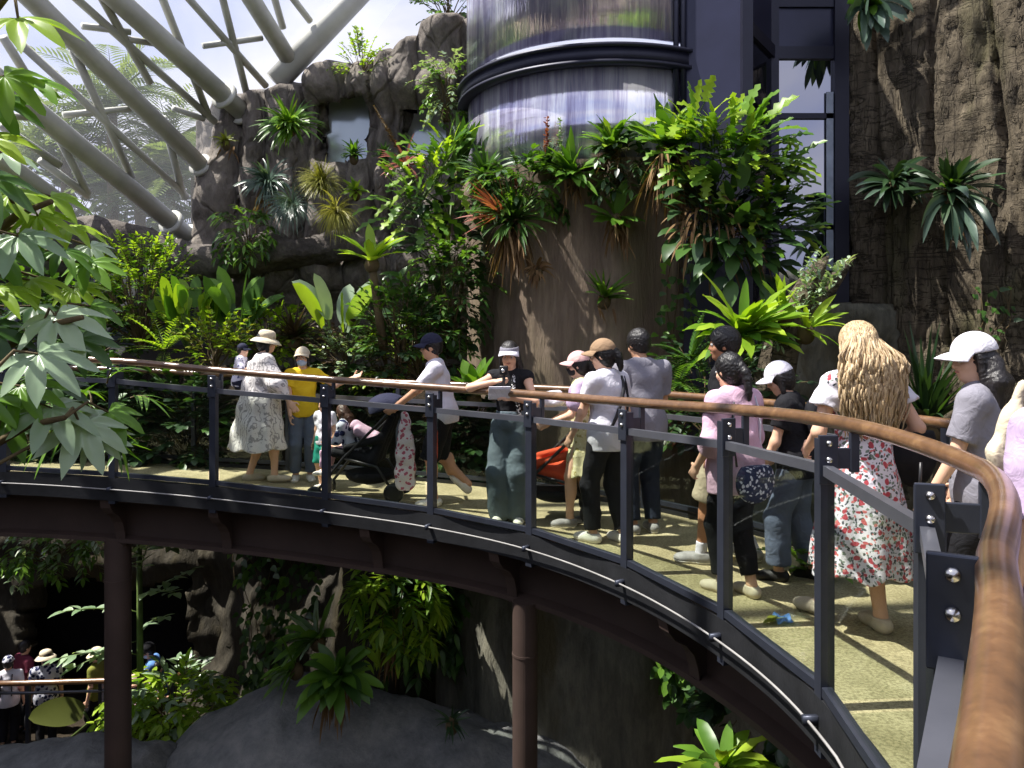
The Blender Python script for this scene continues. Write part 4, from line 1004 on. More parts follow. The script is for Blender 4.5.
floral_m = M_print('floral_print', hexc(226, 222, 232), [(46, .34, hexc(74, 80, 84)), (38, .30, hexc(120, 134, 122)), (22, .30, hexc(186, 78, 88)), (30, .24, hexc(210, 122, 120))])
sketch_m = None
def M_line(name, base, line, sc, dist, th=.5):
    m, t, o = nt(name); v = coords(t); w = N(t, 'TexWave'); w.inputs['Scale'].default_value = sc; w.inputs['Distortion'].default_value = dist; w.inputs['Detail'].default_value = 2; w.inputs['Detail Scale'].default_value = 1.4
    L(t, v, w.inputs['Vector']); c = ramp(t, w.outputs['Fac'], [(th-.08, line), (th+.08, base)])
    p = princ(t, o, c, .85, 0, .2); bump(t, p, noise_n(t, v, 12, 3, .5, 1.2), .3, .03); return m
sketch_m = M_line('line_print', hexc(226, 221, 218), hexc(164, 160, 160), 9, 11, .2)
leafy_m = M_print('olive_print', hexc(206, 200, 158), [(22, .3, hexc(160, 150, 92)), (30, .22, hexc(226, 220, 190))])
lattice_m = M_print('blue_white_print', hexc(44, 52, 84), [(38, .34, hexc(206, 212, 230))])
child_m = M_print('blue_grey_print', hexc(214, 212, 226), [(26, .3, hexc(84, 88, 128))])
navyprint_m = M_print('white_navy_print', hexc(196, 198, 210), [(16, .42, hexc(40, 46, 80))])
pinkprint_m = M_print('pink_white_print', hexc(224, 214, 218), [(22, .35, hexc(180, 92, 112))])
lanyard_m = M_print('black_white_strap', (.02, .02, .02), [(60, .42, (.8, .8, .8))])
# ================================================================== the visitors
# woman in the wide-brimmed hat, back three-quarters, facing right
p = Person('person in wide-brimmed cream hat and loose white line-print dress, carrying a child on one hip', 262, 7.95, 1.56, -62, tone='light', lean=3, hy=-8, hp=6, rh=(.36, .30, .80), lh=(-.24, .02, 1.0), lf=(-.10, -.12, 0), rf=(.09, .12, 0), lhint=(-1, -.3, -.3), sh=.165)
f = p.field(p.lo-.2, p.hi+.2); p.torso(f, .02, .02); f.cut(p.P+p.u*-.05, -p.u)
p.skirt(f, .38, 1.36, .16, .36, 7, .06, (-.06, -.03), .85)
for q in (-1, 1): f.cone(p.S[q], p.S[q]+(p.E[q]-p.S[q])*1.0, .075, .095, .05)
f.cone(p.E[1], p.E[1]+(p.Wr[1]-p.E[1])*.5, .09, .07, .05); f.ripple(.008, 14, 2)
f.ell(p.Nk+p.u*.06, (.07, .08, .05), None, .01, True)
p.part(f, 'dress', sketch_m); p.hair(hair_black, 'bob'); p.hat(beige_f, .075, .035); p.shoes(shoe_b)
# child on her hip
p = Person('small child in navy cap and blue-grey print shirt held by the person in white', 240, 8.02, .88, -80, tone='light', z=.70, h=.007, lean=4, lf=(-.13, .20, .34), rf=(.12, .22, .30), dh=-.12, rh=(.18, .24, 1.15), lh=(-.30, .16, 1.02), hy=-10, hp=4, ltoe=0, rtoe=0, lpitch=20, rpitch=20)
p.shirt(child_m, .8, -.08, .018, .01); p.pants(navy_f, .95, .014); p.hair(hair_black, 'short'); p.cap(navy_f, .07, 4); p.shoes(shoe_k)
# woman with mask and yellow shirt, arm stretched out
p = Person('person in pale cap, blue face mask and yellow shirt with one arm stretched out', 303, 8.15, 1.41, 196, tone='light', lean=3, hy=-14, hp=4, lh=(-.62, .15, 1.32), rh=(.16, .20, .82), lcurl=.3, sh=.165, lhint=(-.1, -.2, -1))
p.shirt(yellow_f, .55, -.10, .016, .015); p.pants(jean_f, 1.86); p.hair(hair_black, 'bob'); p.cap(beige_f, .075, -4); p.mask(mask_m); p.shoes(shoe_w, .012)
# child behind the post
p = Person('small child in teal shorts and white top standing behind the pushchair', 325, 7.75, .92, 150, tone='light', h=.007, hp=8)
p.shirt(white_f, .6, -.10, .016, .012); p.pants(green_f, .9, .02, .02, name='shorts'); p.hair(hair_brown, 'bob'); p.shoes(shoe_w, .012)
# toddler in the pushchair
p = Person('toddler with long brown hair and patterned top sitting in the black pushchair', 350, 7.40, .95, 78, tone='light', z=.02, h=.007, lean=14, dh=-.05, lf=(-.10, .45, .42), rf=(.10, .45, .42), hp=18, lh=(-.18, .36, 1.00), rh=(.18, .36, 1.00), hy=-24)
p.shirt(navyprint_m, 1.5, -.08, .018, .01); p.pants(pink_f, 1.8, .014); p.hair(hair_brown, 'long', .30, .02); p.shoes(shoe_w, .012)
# man in white T-shirt pushing it
man = p = Person('person in white T-shirt, black shorts and navy cap, heel lifted, pushing the black pushchair', 441, 7.2, 1.60, 92, tone='mid', lean=9, hp=6, lh=(-.17, .46, .98), rh=(.19, .44, .98), lf=(-.09, .06, 0), rf=(.10, -.27, .10), rpitch=-42, lpitch=0, build=1.02, rcurl=1.2, lcurl=1.2)
p.shirt(white_f, .72, -.12, .018, .018); p.pants(black_f, .98, .02, .03, name='shorts'); p.hair(hair_black, 'short'); p.cap(navy_f, .075, 2); p.shoes(shoe_w, .012)
# girl with visor filming
girl = p = Person('person in visor, black crop top and wide grey-teal trousers, holding up a camera', 510, 6.6, 1.55, 168, tone='light', hp=14, hy=6, rh=(.10, .22, 1.34), lh=(-.06, .28, 1.20), rhint=(1, -.1, -.25), lhint=(-1, -.2, -.6), sh=.16, hipw=.14, rcurl=1.1, lcurl=.9, build=.92)
p.shirt(black_f, .12, .12, .012, .0, .002); p.pants(teal_f, 1.98, .016, .055, top=.12); p.hair(hair_black, 'long', .27); p.cap(grey_f, .085, -6, visor=True, name='visor', mb_=white_f); p.shoes(shoe_w)
p.strap([p.on_torso(-.05, .47, False, .03), p.on_torso(-.06, .36, False, .05), p.on_torso(-.09, .24, False, .05), p.on_torso(-.11, .12, False, .04), p.on_torso(-.12, .05, False, .05)], lanyard_m, .016, 'lanyard')
# girl in pink cap
pg = p = Person('person in pink cap, black mask and olive-patterned knee-length dress with lilac sleeves', 583, 6.5, 1.46, 84, tone='light', lean=3, hp=4, lh=(-.14, .34, 1.02), rh=(.14, .34, 1.0), lf=(-.08, .13, 0), rf=(.08, -.10, 0), sh=.15, build=.9)
f = p.field(); p.torso(f, .014, .0); f.cut(p.P+p.u*-.05, -p.u); p.skirt(f, .50, 1.10, .125, .225, 8, .05); f.ripple(.003, 20, 1); f.ell(p.Nk+p.u*.05, (.06, .075, .05), None, .01, True)
p.part(f, 'dress', leafy_m)
f = p.field()
for q in (-1, 1): f.cone(p.S[q]+p.u*.01, p.S[q]+(p.E[q]-p.S[q])*.55, .06, .078, .02); f.ell(p.Nk-p.u*.1, (.15, .10, .10), p.TB, .03)
f.ripple(.003, 24, 2); f.ell(p.Nk+p.u*.03, (.07, .085, .06), None, .01, True)
p.part(f, 'sleeves', lilac_f); p.hair(hair_black, 'pony', .2); p.cap(peach_f, .08, 3); p.mask(black_mask); p.shoes(shoe_g, .012, None, shoe_w)
# woman in brown cap, white T-shirt
p = Person('person in tan cap and white T-shirt with black crossed straps and black trousers', 608, 5.95, 1.57, 38, tone='light', lean=2, hy=34, hp=8, lh=(-.20, .26, .86), rh=(.2, .22, .95), lf=(-.10, .08, 0), rf=(.10, -.08, 0), sh=.165)
p.shirt(white_f, .62, -.15, .018, .02); p.pants(black_f, 1.88, .018); p.hair(hair_black, 'pony', .16); p.cap(brown_f, .08, 0); p.shoes(shoe_w, .016)
p.crossbag(strap_k, True, 1, .045); p.strap([p.on_torso(.13, z, True, .045) for z in (.47, .40, .30, .18, .06)], strap_k, .013)
# man in grey T-shirt
p = Person('person with short black hair in grey T-shirt and dark jeans, seen from behind', 643, 6.25, 1.66, 14, tone='mid', lean=3, hy=16, hp=14, lh=(-.16, .30, .98), rh=(.16, .30, .98), build=1.08, sh=.19)
p.shirt(grey_f, .75, -.16, .018, .02); p.pants(djean_f, 1.9, .018); p.hair(hair_black, 'short', .2, .018); p.shoes(shoe_g, .012, None, shoe_w)
# man in black, khaki shorts
p = Person('person in black shirt and khaki shorts with short black hair, behind the pink shirt', 728, 5.42, 1.66, 62, tone='tan', lean=1, hy=14, hp=2, lf=(-.11, .17, 0), rf=(.10, -.16, .02), rpitch=-10, build=1.05, sh=.19)
p.shirt(black_f, .75, -.12, .02, .02); p.pants(khaki_f, .98, .025, .04, name='shorts'); p.hair(hair_black, 'short', .2, .02); p.shoes(shoe_g, .014, white_f, shoe_w)
# woman in pink
p = Person('person with black ponytail in pale pink shirt and black trousers, carrying a blue-white print bag', 735, 4.75, 1.50, 28, tone='light', lean=2, hy=6, hp=10, lh=(-.24, .12, .92), rh=(.16, .26, .98), lf=(-.05, .07, 0), rf=(.08, -.08, .0), sh=.165, build=.98)
p.shirt(pink_f, 1.35, -.20, .026, .04, .005); p.pants(black_f, 1.8, .014); p.hair(hair_black, 'pony', .24); p.shoes(shoe_b, .012)
p.strap([p.on_torso(.11, z, True, .055) for z in (.47, .40, .30, .18, .06, -.05)], white_f, .012)
f = Field(p.P+v3(-.35, -.40, -.30), p.P+v3(.2, 0, .2), .008); c = p.P+v3(-.10, -.265, -.06); f.ell(c, (.15, .05, .13), None, 0); f.cut(c+v3(0, 0, .09), v3(0, 0, 1)); bagp = p
bagf = f; bag_root = p.root
# woman in white cap, black T-shirt, jeans
p = Person('person in white cap, black T-shirt and blue jeans looking down, small black backpack on', 795, 5.05, 1.44, 58, tone='light', lean=7, hy=14, hp=22, lh=(-.20, .22, .86), rh=(.20, .20, .92), lf=(-.1, .10, 0), rf=(.1, -.12, 0), sh=.165)
p.shirt(black_f, .6, -.13, .018, .02); p.pants(jean_f, 1.8, .02, .02); p.hair(hair_black, 'bob'); p.cap(white_f, .08, 2); p.shoes(shoe_k, .012)
f = p.field(); f.ell(p.P+p.u*.30*p.k-p.TB[:, 1]*.17*p.k, (.11, .06, .15), p.TB, 0); p.part(f, 'backpack', black_f)
# blonde woman
bl = p = Person('person with long wavy blonde hair in white floral dress, seen from behind', 862, 4.2, 1.68, 8, tone='light', lean=1, hy=8, hp=8, lh=(-.20, .22, .98), rh=(.24, .12, .98), lf=(-.13, .20, 0), rf=(.08, -.05, 0), ltoe=20, rtoe=-4, sh=.17, h=.0075)
f = p.field(); p.torso(f, .014, .0); f.cut(p.P+p.u*-.08, -p.u); p.skirt(f, .33, 1.10, .135, .30, 10, .06); f.ripple(.003, 18, 1); f.ell(p.Nk+p.u*.05, (.09, .09, .06), None, .01, True)
p.part(f, 'dress', floral_m)
for q in (-1, 1):
    f = p.field(); f.cone(p.S[q]+p.u*.015, p.S[q]+(p.E[q]-p.S[q])*.42, .055, .09, .02); f.cut(p.S[q]+(p.E[q]-p.S[q])*.5, unit(p.E[q]-p.S[q])); f.ripple(.007, 40, 2); p.part(f, 'frilled_sleeve', white_f)
p.shoes(shoe_b, .012)
f = Field(p.Hc-.2, p.Hc+.2, .007); f.ell(p.Hc+v3(0, -.014, .03), (.092, .112, .106), p.HB, 0); f.ell(p.Hc+p.HB @ v3(0, .10, -.05), (.068, .075, .09), p.HB, .01, True); ho = p.part(f, 'hair', hair_blonde)
mb = MB(); rr = random.Random(3)
tx0 = lambda th: 2.2*math.sin(th*9)+1.5*math.sin(th*17+1)
for i in range(760):
    th = rr.uniform(math.pi*.93, math.pi*2.07); el = rr.uniform(.05, 1.35); dirv = v3(math.cos(th)*math.cos(el), math.sin(th)*math.cos(el), math.sin(el))
    q = p.Hc+v3(0, -.014, .03)+dirv*v3(.094, .114, .106); ln = rr.uniform(.36, .56); ph = tx0(th)+rr.uniform(-.7, .7); pts = []; out = v3(math.cos(th), math.sin(th), 0)
    tx = math.cos(th)*rr.uniform(.06, .15); n = 13
    for j in range(n):
        t = j/(n-1); x = lerp(q[0], p.Hc[0]+tx*(1.0+.35*math.sin(t*3)), sstep(t*1.6)); y = lerp(q[1], p.Nk[1]-.10-.07*abs(math.sin(th))-.03*math.sin(t*3), sstep(t*1.5)) if th < 6.4 else q[1]
        zz_ = q[2]-ln*max(0, t-.02*(1-t)); wv = .020*math.sin(t*17+ph)*min(1, t*2)
        pts.append((x+wv, y+.018*math.cos(t*15+ph)*min(1, t*2), zz_))
    mb.tube(pts, [.0025+.0048*math.sin(math.pi*min(1, .15+.85*j/(n-1)))for j in range(n)], 5, True)
mb.build('long_waves', hair_blonde, ho, world=False)
# woman in white cap and grey T-shirt, near the bend of the rail
wc = p = Person('person in white cap and grey T-shirt with long black hair, gripping a short stick', 984, 3.75, 1.60, 46, tone='light', hy=36, hp=8, lh=(-.22, .20, .86), rh=(.2, .16, .88), lcurl=1.5, sh=.17, h=.0075, lean=2)
p.shirt(grey_f, .72, -.15, .018, .02); p.pants(black_f, 1.9, .016); p.hair(hair_black, 'long', .24, -.004); p.cap(white_f, .085, 2); p.shoes(shoe_k); p.crossbag(strap_k, True, 1, .045)
# person at the very edge
pe = p = Person('person in lilac long top cut off by the picture edge, beside the grey T-shirt', 1078, 2.35, 1.62, 20, tone='light', lh=(-.28, .05, .72), rh=(.3, .05, .8), sh=.18, h=.0085)
p.shirt(lilac_f, .95, -.24, .03, .04, .006); p.pants(khaki_f, .9, .02, name='shorts'); p.hair(hair_black, 'long', .2); p.shoes(shoe_w)
# --- people on the lower path
LZ = -5.38
def low(label, px, d, hgt, face, shirt, cap=None, hat=None, **k):
    p = Person(label, px, d, hgt, face, z=LZ, h=.011, face_on=True, **k); p.shirt(shirt, .7, -.14, .018, .02); p.pants(black_f, 1.9, .018); p.hair(hair_black, 'short'); p.shoes(shoe_k)
    if cap: p.cap(cap, .08, 2)
    if hat: p.hat(hat, .07, .03)
    return p
p = low('person in pale cap and light shirt with black backpack straps on the lower path', 8, 12.9, 1.52, 20, white_f, cap=navyprint_m)
for x in (-.09, .09): p.strap([p.on_torso(x, z, True, .045) for z in (.47, .4, .3, .18, .08)], strap_k, .02)
low('dark-haired person in maroon shirt on the lower path', 24, 13.4, 1.58, -30, maroon_f)
low('person in beige bucket hat and white-and-navy print shirt at the lower railing', 46, 12.9, 1.62, 25, navyprint_m, hat=beige_f, hy=30)
p = low('person in beige hat, face mask and olive top beside the pillar, lower path', 97, 13.1, 1.58, 90, olive_f, hat=beige_f); p.mask(mask_m)
low('person bending over the lower railing in pink-and-white print shirt', 143, 12.75, 1.50, -60, pinkprint_m, lean=30, lh=(-.3, .5, 1.05), rh=(.3, .5, 1.05))
p = low('person in black cap and blue T-shirt leaning on the lower railing', 157, 13.0, 1.74, 105, blue_f, cap=black_f, lean=10, hp=20, lh=(-.2, .45, 1.08), rh=(.2, .45, 1.08)); p.mask(mask_m)

# ================================================================== what the visitors carry and push
def place(o, pt): o.location = pt; return o
def local(p, q): return p.root.matrix_basis @ Vector(q)
def basis_of(p): return Matrix.Translation(p.root.location) @ Matrix.Rotation(p.root.rotation_euler[2], 4, 'Z')
# blue and white bag
b = thing('shoulder_bag', 'blue and white lattice-print bag at the side of the person in the pink shirt', 'bag', basis_of(bagp) @ Vector(c), bagp.root.rotation_euler[2])
bo = bagf.build('pouch', lattice_m, b); bo.data.transform(Matrix.Translation(-Vector(c)))
M_ = MB(); M_.tube([Vector(bagp.on_torso(-.13, -.0, True, .07))-Vector(c), Vector(bagp.on_torso(-.13, .2, True, .05))-Vector(c), Vector(bagp.on_torso(-.10, .44, True, .05))-Vector(c)], .011, 8, True, .5); M_.build('strap', strap_k, b, world=False)
# black tote of the blonde
f = Field(v3(-.2, -.12, -.25), v3(.2, .12, .2), .009); f.ell((0, 0, 0), (.15, .06, .20), None, 0); f.cut((0, 0, .11), (0, 0, 1)); f.ripple(.005, 20, 1)
q = basis_of(bl) @ Vector((.27, -.06, .98)); b = thing('tote_bag', 'black tote bag hanging beside the floral dress', 'bag', q, 0.3); f.build('pouch', black_f, b)
M_ = MB(); M_.tube([(-.10, 0, .09), (-.06, .02, .26), (-.02, .02, .40)], .01, 8, True, .5); M_.build('strap', strap_k, b, world=False)
# stick in the hand
w = basis_of(wc); hp = Vector(wc.Wr[-1]); d = Vector(unit(wc.Wr[-1]-wc.E[-1])); q = w @ (hp+d*.075+Vector((.018, .02, 0)))
b = thing('selfie_stick', 'short black stick gripped by the person in the white cap and grey shirt', 'stick', q)
M_ = MB(); M_.tube([(0, 0, -.09), (0, 0, .05)], .014, 10); M_.build('grip', black_pl, b, world=False); M_ = MB(); M_.tube([(0, 0, .05), (.005, 0, .22)], .008, 8); M_.build('rod', black_pl, b, world=False)
# camera + paper of the girl
w = basis_of(girl); hp = Vector(girl.Wr[1]); d = Vector(unit(girl.Wr[1]-girl.E[1]))
q = w @ (hp+d*.09); b = thing('camera', 'small black camera on a short grip held up by the person in the visor', 'camera', q, girl.root.rotation_euler[2])
M_ = MB(); M_.tube([(0, .02, -.08), (0, .02, .04)], .014, 10); M_.build('grip', black_pl, b, world=False)
M_ = MB(); M_.box((0, .02, .075), (.035, .02, .04)); bo = bevel(M_.build('body', black_pl, b, world=False), .008); M_ = MB(); M_.lathe((0, .04, .075), [(.001, .02), (.015, .02), (.018, 0)], 14, Matrix.Rotation(-math.pi/2, 3, 'X')); M_.build('lens', bolt_m, b, world=False)
hp = Vector(girl.Wr[-1]); d = Vector(unit(girl.Wr[-1]-girl.E[-1])); q = w @ (hp+d*.09+Vector((0, .02, .02))); b = thing('booklet', 'white folded booklet in the hand of the person in the visor', 'booklet', q, girl.root.rotation_euler[2]+.3)
M_ = MB(); Rb = Matrix.Rotation(.9, 3, 'X'); M_.box((0, 0, 0), (.09, .06, .004), Rb); M_.box((.0, .01, .012), (.09, .06, .003), Matrix.Rotation(1.0, 3, 'X')); M_.build('pages', white_f, b, smooth=False, world=False)

def pushchair(name, label, px, d, face, fabric, canopy=True):
    p0 = W(px, 480, d); z0 = deck_z(p0.x, p0.y); r = thing(name, label, 'pushchair', (p0.x, p0.y, z0), math.radians(face))
    fm = black_pl
    for x in (-.22, .22):
        M_ = MB(); M_.tube([(x, .38, .09), (x, .12, .42), (x, -.22, .75), (x, -.42, .98)], .014, 10); M_.build('frame_tube', fm, r, world=False)
        M_ = MB(); M_.tube([(x, -.36, .10), (x, -.20, .34), (x, .12, .42)], .013, 10); M_.build('frame_tube', fm, r, world=False)
        for y, rad in ((.40, .075), (-.36, .095)):
            M_ = MB(); Rw = Matrix.Rotation(math.pi/2, 3, 'Y'); M_.lathe((x, y, rad), [(rad*.55, -.02), (rad*.9, -.022), (rad, -.012), (rad, .012), (rad*.9, .022), (rad*.55, .02)], 22, Rw); wh = M_.build('wheel', fm, r, world=False)
            M_ = MB(); M_.lathe((x, y, rad), [(.01, -.018), (rad*.56, -.014), (rad*.56, .014), (.01, .018)], 16, Rw); M_.build('hub', M_plain('pale_hub', hexc(196, 194, 176), .5), wh, world=False)
    M_ = MB(); M_.tube([(-.22, -.42, .98), (0, -.45, 1.0), (.22, -.42, .98)], .017, 10); M_.build('handle', fm, r, world=False)
    f = Field(v3(-.28, -.5, .2), v3(.28, .5, 1.15), .010)
    f.cone((-.15, .22, .46), (-.15, -.12, .40), .05, .055, .05); f.cone((.15, .22, .46), (.15, -.12, .40), .05, .055, .05); f.cone((0, .22, .45), (0, -.12, .40), .05, .055, .08)
    for x in (-.15, 0, .15): f.cone((x, -.14, .40), (x, -.32, .80), .05, .035, .08)
    for x in (-.2, .2): f.cone((x, .1, .52), (x, -.22, .60), .03, .04, .04)
    f.ripple(.004, 18, 1); f.build('seat', fabric, r)
    f = Field(v3(-.3, -.5, .1), v3(.3, .5, .5), .010); f.ell((0, -.08, .24), (.2, .24, .10), None, 0); f.cut((0, 0, .27), (0, 0, 1)); f.build('basket', black_f, r)
    if canopy:
        f = Field(v3(-.32, -.6, .5), v3(.32, .3, 1.25), .010); f.ell((0, -.26, .80), (.24, .25, .22), None, 0); f.ell((0, -.20, .74), (.22, .28, .22), None, .01, True); f.cut((0, 0, .78), (0, -.35, -1)); f.build('canopy', navy_f, r)
    return r
pushchair('pushchair', 'black pushchair with pale wheel hubs pushed by the person in black shorts', 362, 7.38, 86, black_f)
pushchair('pushchair', 'orange-red pushchair standing in front of the person in the pink cap', 549, 6.75, 86, red_f, False)
def cloth_hang(name, label, cat, px, d, py0, py1, w, m, rz):
    a = W(px, py0, d); hgt = (py1-py0)/F*d; r = thing(name, label, cat, a, rz); f = Field(v3(-w, -.08, -hgt), v3(w, .08, .05), .009)
    f.cone((0, 0, -.02), (0, 0, -hgt*.45), w*.25, w*.5, .02); f.cone((0, 0, -hgt*.45), (0, 0, -hgt+.09), w*.5, w*.6, .02); f.D = np.maximum(f.D, np.abs(f.ax[1][None, :, None])-.05); f.ripple(.008, 22, 2); f.build('cloth', m, r); return r
cloth_hang('cloth_bag', 'pale pink-and-beige print bag hanging from the handle of the black pushchair', 'bag', 405, 7.1, 414, 490, .17, pinkprint_m, .2)
a = W(366, 432, 7.32); r = thing('blanket', 'pink blanket draped in the black pushchair', 'blanket', a); f = Field(v3(-.2, -.2, -.15), v3(.2, .2, .15), .009); f.cone((-.1, 0, .06), (.08, 0, -.05), .05, .06, .04); f.cone((-.05, -.08, .02), (.08, -.08, -.05), .05, .05, .04); f.ripple(.008, 26, 1); f.build('cloth', pink_f, r)
a = W(545, 398, 6.72); r = thing('muslin_cloth', 'pale blue and white cloth draped over the orange-red pushchair', 'cloth', a); f = Field(v3(-.25, -.2, -.15), v3(.25, .2, .15), .009); f.cone((-.14, 0, -.02), (.12, 0, .02), .05, .05, .04); f.cone((-.10, -.1, -.03), (.12, -.1, -.01), .05, .05, .04); f.ripple(.008, 26, 1); f.build('cloth', white_f, r)
a = W(1004, 398, 2.75); r = thing('cloth_bag', 'cream cloth bag on the shoulder beside the lilac-pink top', 'bag', a); f = Field(v3(-.15, -.1, -.42), v3(.15, .1, .08), .009); f.cone((.07, 0, .05), (.03, 0, -.05), .012, .03, .02); f.cone((.03, 0, -.05), (.0, 0, -.20), .03, .055, .03); f.cone((0, 0, -.20), (.01, 0, -.30), .055, .05, .03); f.D = np.maximum(f.D, np.abs(f.ax[1][None, :, None])-.035); f.ripple(.006, 24, 1); f.build('pouch', beige_f, r)
# ================================================================== plants
def ortho(a):
    a = Vector(a).normalized(); b = a.orthogonal().normalized(); return a, b, a.cross(b)
def rosette(mb, p, axis, n, Ln, w, prof, sp=(.2, 1.3), droop=.6, fold=.2, wave=0.0, seg=7, back=None, wf=3.0, jit=.02):
    a, b, c = ortho(axis); p = Vector(p)
    for i in range(n):
        for _ in range(20):
            th = U(0, 6.283); ph = lerp(sp[0], sp[1], rnd.random()**.8)
            d = a*math.cos(ph)+(b*math.cos(th)+c*math.sin(th))*math.sin(ph)
            if back is None or d.dot(back) > -.15: break
        k = U(.65, 1.1); q = p+Vector((U(-1, 1), U(-1, 1), U(-1, 1)))*jit
        mb.blade(q, d, a+UP*.3+Vector((0, .01, 0)), Ln*k, w*U(.8, 1.15), prof, droop*U(.6, 1.3), fold, seg, wave, U(-.3, .3), wf)
FRONT = Vector((0, -1, 0))
def plant(name, label, p, cat='plant', group=None): return thing(name, label, cat, p, 0, group)
def nest(name, label, px, py, d, n, Ln, w, m, axis=(0, 0, 1), sp=(.15, 1.25), droop=.7, prof=P_strap, skirt=0, sl=.5, back=None, wave=.12, fold=.25, seg=8, cat='fern', extra=None):
    p = W(px, py, d); r = plant(name, label, p, cat)
    mb = MB(); rosette(mb, p, axis, n, Ln, w, prof, sp, droop, fold, wave, seg, back); mb.build('fronds', G[m], r)
    if extra:
        mb = MB(); rosette(mb, p, axis, extra[0], extra[1], extra[2], prof, sp, droop, fold, wave, seg, back); mb.build('young_fronds', G[extra[3]], r)
    mb = MB(); mb.ball(p-UP*.04, (.05+.08*Ln, .05+.08*Ln, .10), None, 10, 7); mb.build('crown_base', stem_m, r)
    if skirt:
        mb = MB(); rosette(mb, p-UP*.05, (0, -.35, -.6), skirt, sl, .018, P_lin, (.0, .9), 1.6, .2, .1, 6, FRONT, jit=.1); mb.build('dead_fronds', G['dead'], r)
    return r
def spray(mb, p, d, Ln, n, ll, lw, prof=P_oval, droop=.5, ang=.9):
    """leaves set alternately along an arching twig; returns twig points"""
    p = Vector(p); d = Vector(d).normalized(); pts = [p.copy()]
    for i in range(n):
        p = p+d*(Ln/n); d = (d+Vector((0, 0, -1))*(droop/n)+Vector((U(-1, 1), U(-1, 1), U(-1, 1)))*.06).normalized(); pts.append(p.copy())
        a, b, c = ortho(d); sd = d.cross(UP)
        sd = sd.normalized() if sd.length > .1 else b
        for q in ((-1, 1) if rnd.random() < .55 else (rnd.choice((-1, 1)),)):
            dd = (d*math.cos(ang)+sd*q*math.sin(ang)+UP*U(-.25, .45)).normalized(); k = U(.7, 1.15)
            mb.blade(p, dd, UP*1.0+Vector((U(-.4, .4), U(-.4, .4), 0)), ll*k, lw*k, prof, U(.2, .9), .18, 4)
    a = d; mb.blade(p, a, UP, ll, lw, prof, .5, .18, 4)
    return pts
def shrub(name, label, px, py, d, rx, rz, n, ll, lw, m, prof=P_oval, nl=6, up=.5, ry=None, m2=None, droop=.5, group=None, cat='shrub', stems=True, tl=.28, kind=None):
    """bush: many short leafy twigs filling a rounded volume, on forked stems"""
    c = W(px, py, d); ry = ry or rx*.8; base = Vector((c.x, c.y+.05, c.z-rz)); r = plant(name, label, base, cat, group)
    mb = MB(); m2b = MB(); st = MB()
    for i in range(n):
        th = U(0, 6.283); z = U(-.7, 1); rad = math.sqrt(max(0, 1-z*z*.8))*rnd.random()**.4
        o = Vector((math.cos(th)*rx*rad, math.sin(th)*ry*rad, z*rz)); q = c+o*.82
        dd = Vector((o.x/rx, o.y/ry-.25, o.z/rz+up)); L_ = tl*U(.7, 1.3)
        pts = spray(mb if (m2 is None or rnd.random() < .65) else m2b, q, dd, L_, nl, ll, lw, prof, droop)
        if stems: st.tube(pts, [.006]+[.004]*(len(pts)-1), 4, False)
        if stems and i % 4 == 0:
            st.tube([base+Vector((U(-.06, .06), U(-.06, .06), 0)), base.lerp(q, .5)+Vector((U(-.05, .05), 0, .04)), q], [.014, .010, .006], 5, False)
    mb.build('foliage', G[m], r)
    if m2: m2b.build('pale_foliage', G[m2], r)
    if stems: st.build('stems', stem_m, r)
    return r
def pinnate(mb, rb, p, d, Ln, n, ll, lw, droop=.8, prof=P_lance, ldroop=.3, taper=True, lift=.2):
    """feather frond"""
    p = Vector(p); d = Vector(d).normalized(); pts = [p.copy()]
    for i in range(n):
        p = p+d*(Ln/n); d = (d-UP*(droop/n)).normalized(); pts.append(p.copy()); t = (i+1)/n
        sd = d.cross(UP); sd = sd.normalized() if sd.length > .05 else Vector((1, 0, 0)); k = math.sin(math.pi*(.12+.86*t))**.7 if taper else 1
        for q in (-1, 1):
            mb.blade(p, (d*.55+sd*q+UP*lift).normalized(), UP, ll*k*U(.85, 1.1), lw, prof, ldroop, .1, 3)
    rb.tube(pts, [.012*Ln]+[max(.002, .010*Ln*(1-i/len(pts))) for i in range(1, len(pts))], 5, False)
def feather(name, label, px, py, d, n, Ln, k, ll, lw, m, axis=(0, -.3, 1), sp=(.3, 1.3), droop=1.0, trunk=None, cat='fern', group=None):
    p = W(px, py, d); r = plant(name, label, p if not trunk else p-UP*trunk, cat, group); mb = MB(); rb = MB(); a, b, c = ortho(axis)
    for i in range(n):
        th = 6.283*(i+U(-.3, .3))/n*1.618*3; ph = U(*sp); dd = a*math.cos(ph)+(b*math.cos(th)+c*math.sin(th))*math.sin(ph)
        pinnate(mb, rb, p, dd, Ln*U(.75, 1.1), k, ll, lw, droop)
    mb.build('fronds', G[m], r); rb.build('midribs', gstem_m, r)
    if trunk:
        mb = MB(); mb.tube([p-UP*trunk, p-UP*trunk*.5+Vector((.06, 0, 0)), p], [.16, .13, .11], 12); mb.build('trunk', stem_m, r)
    return r
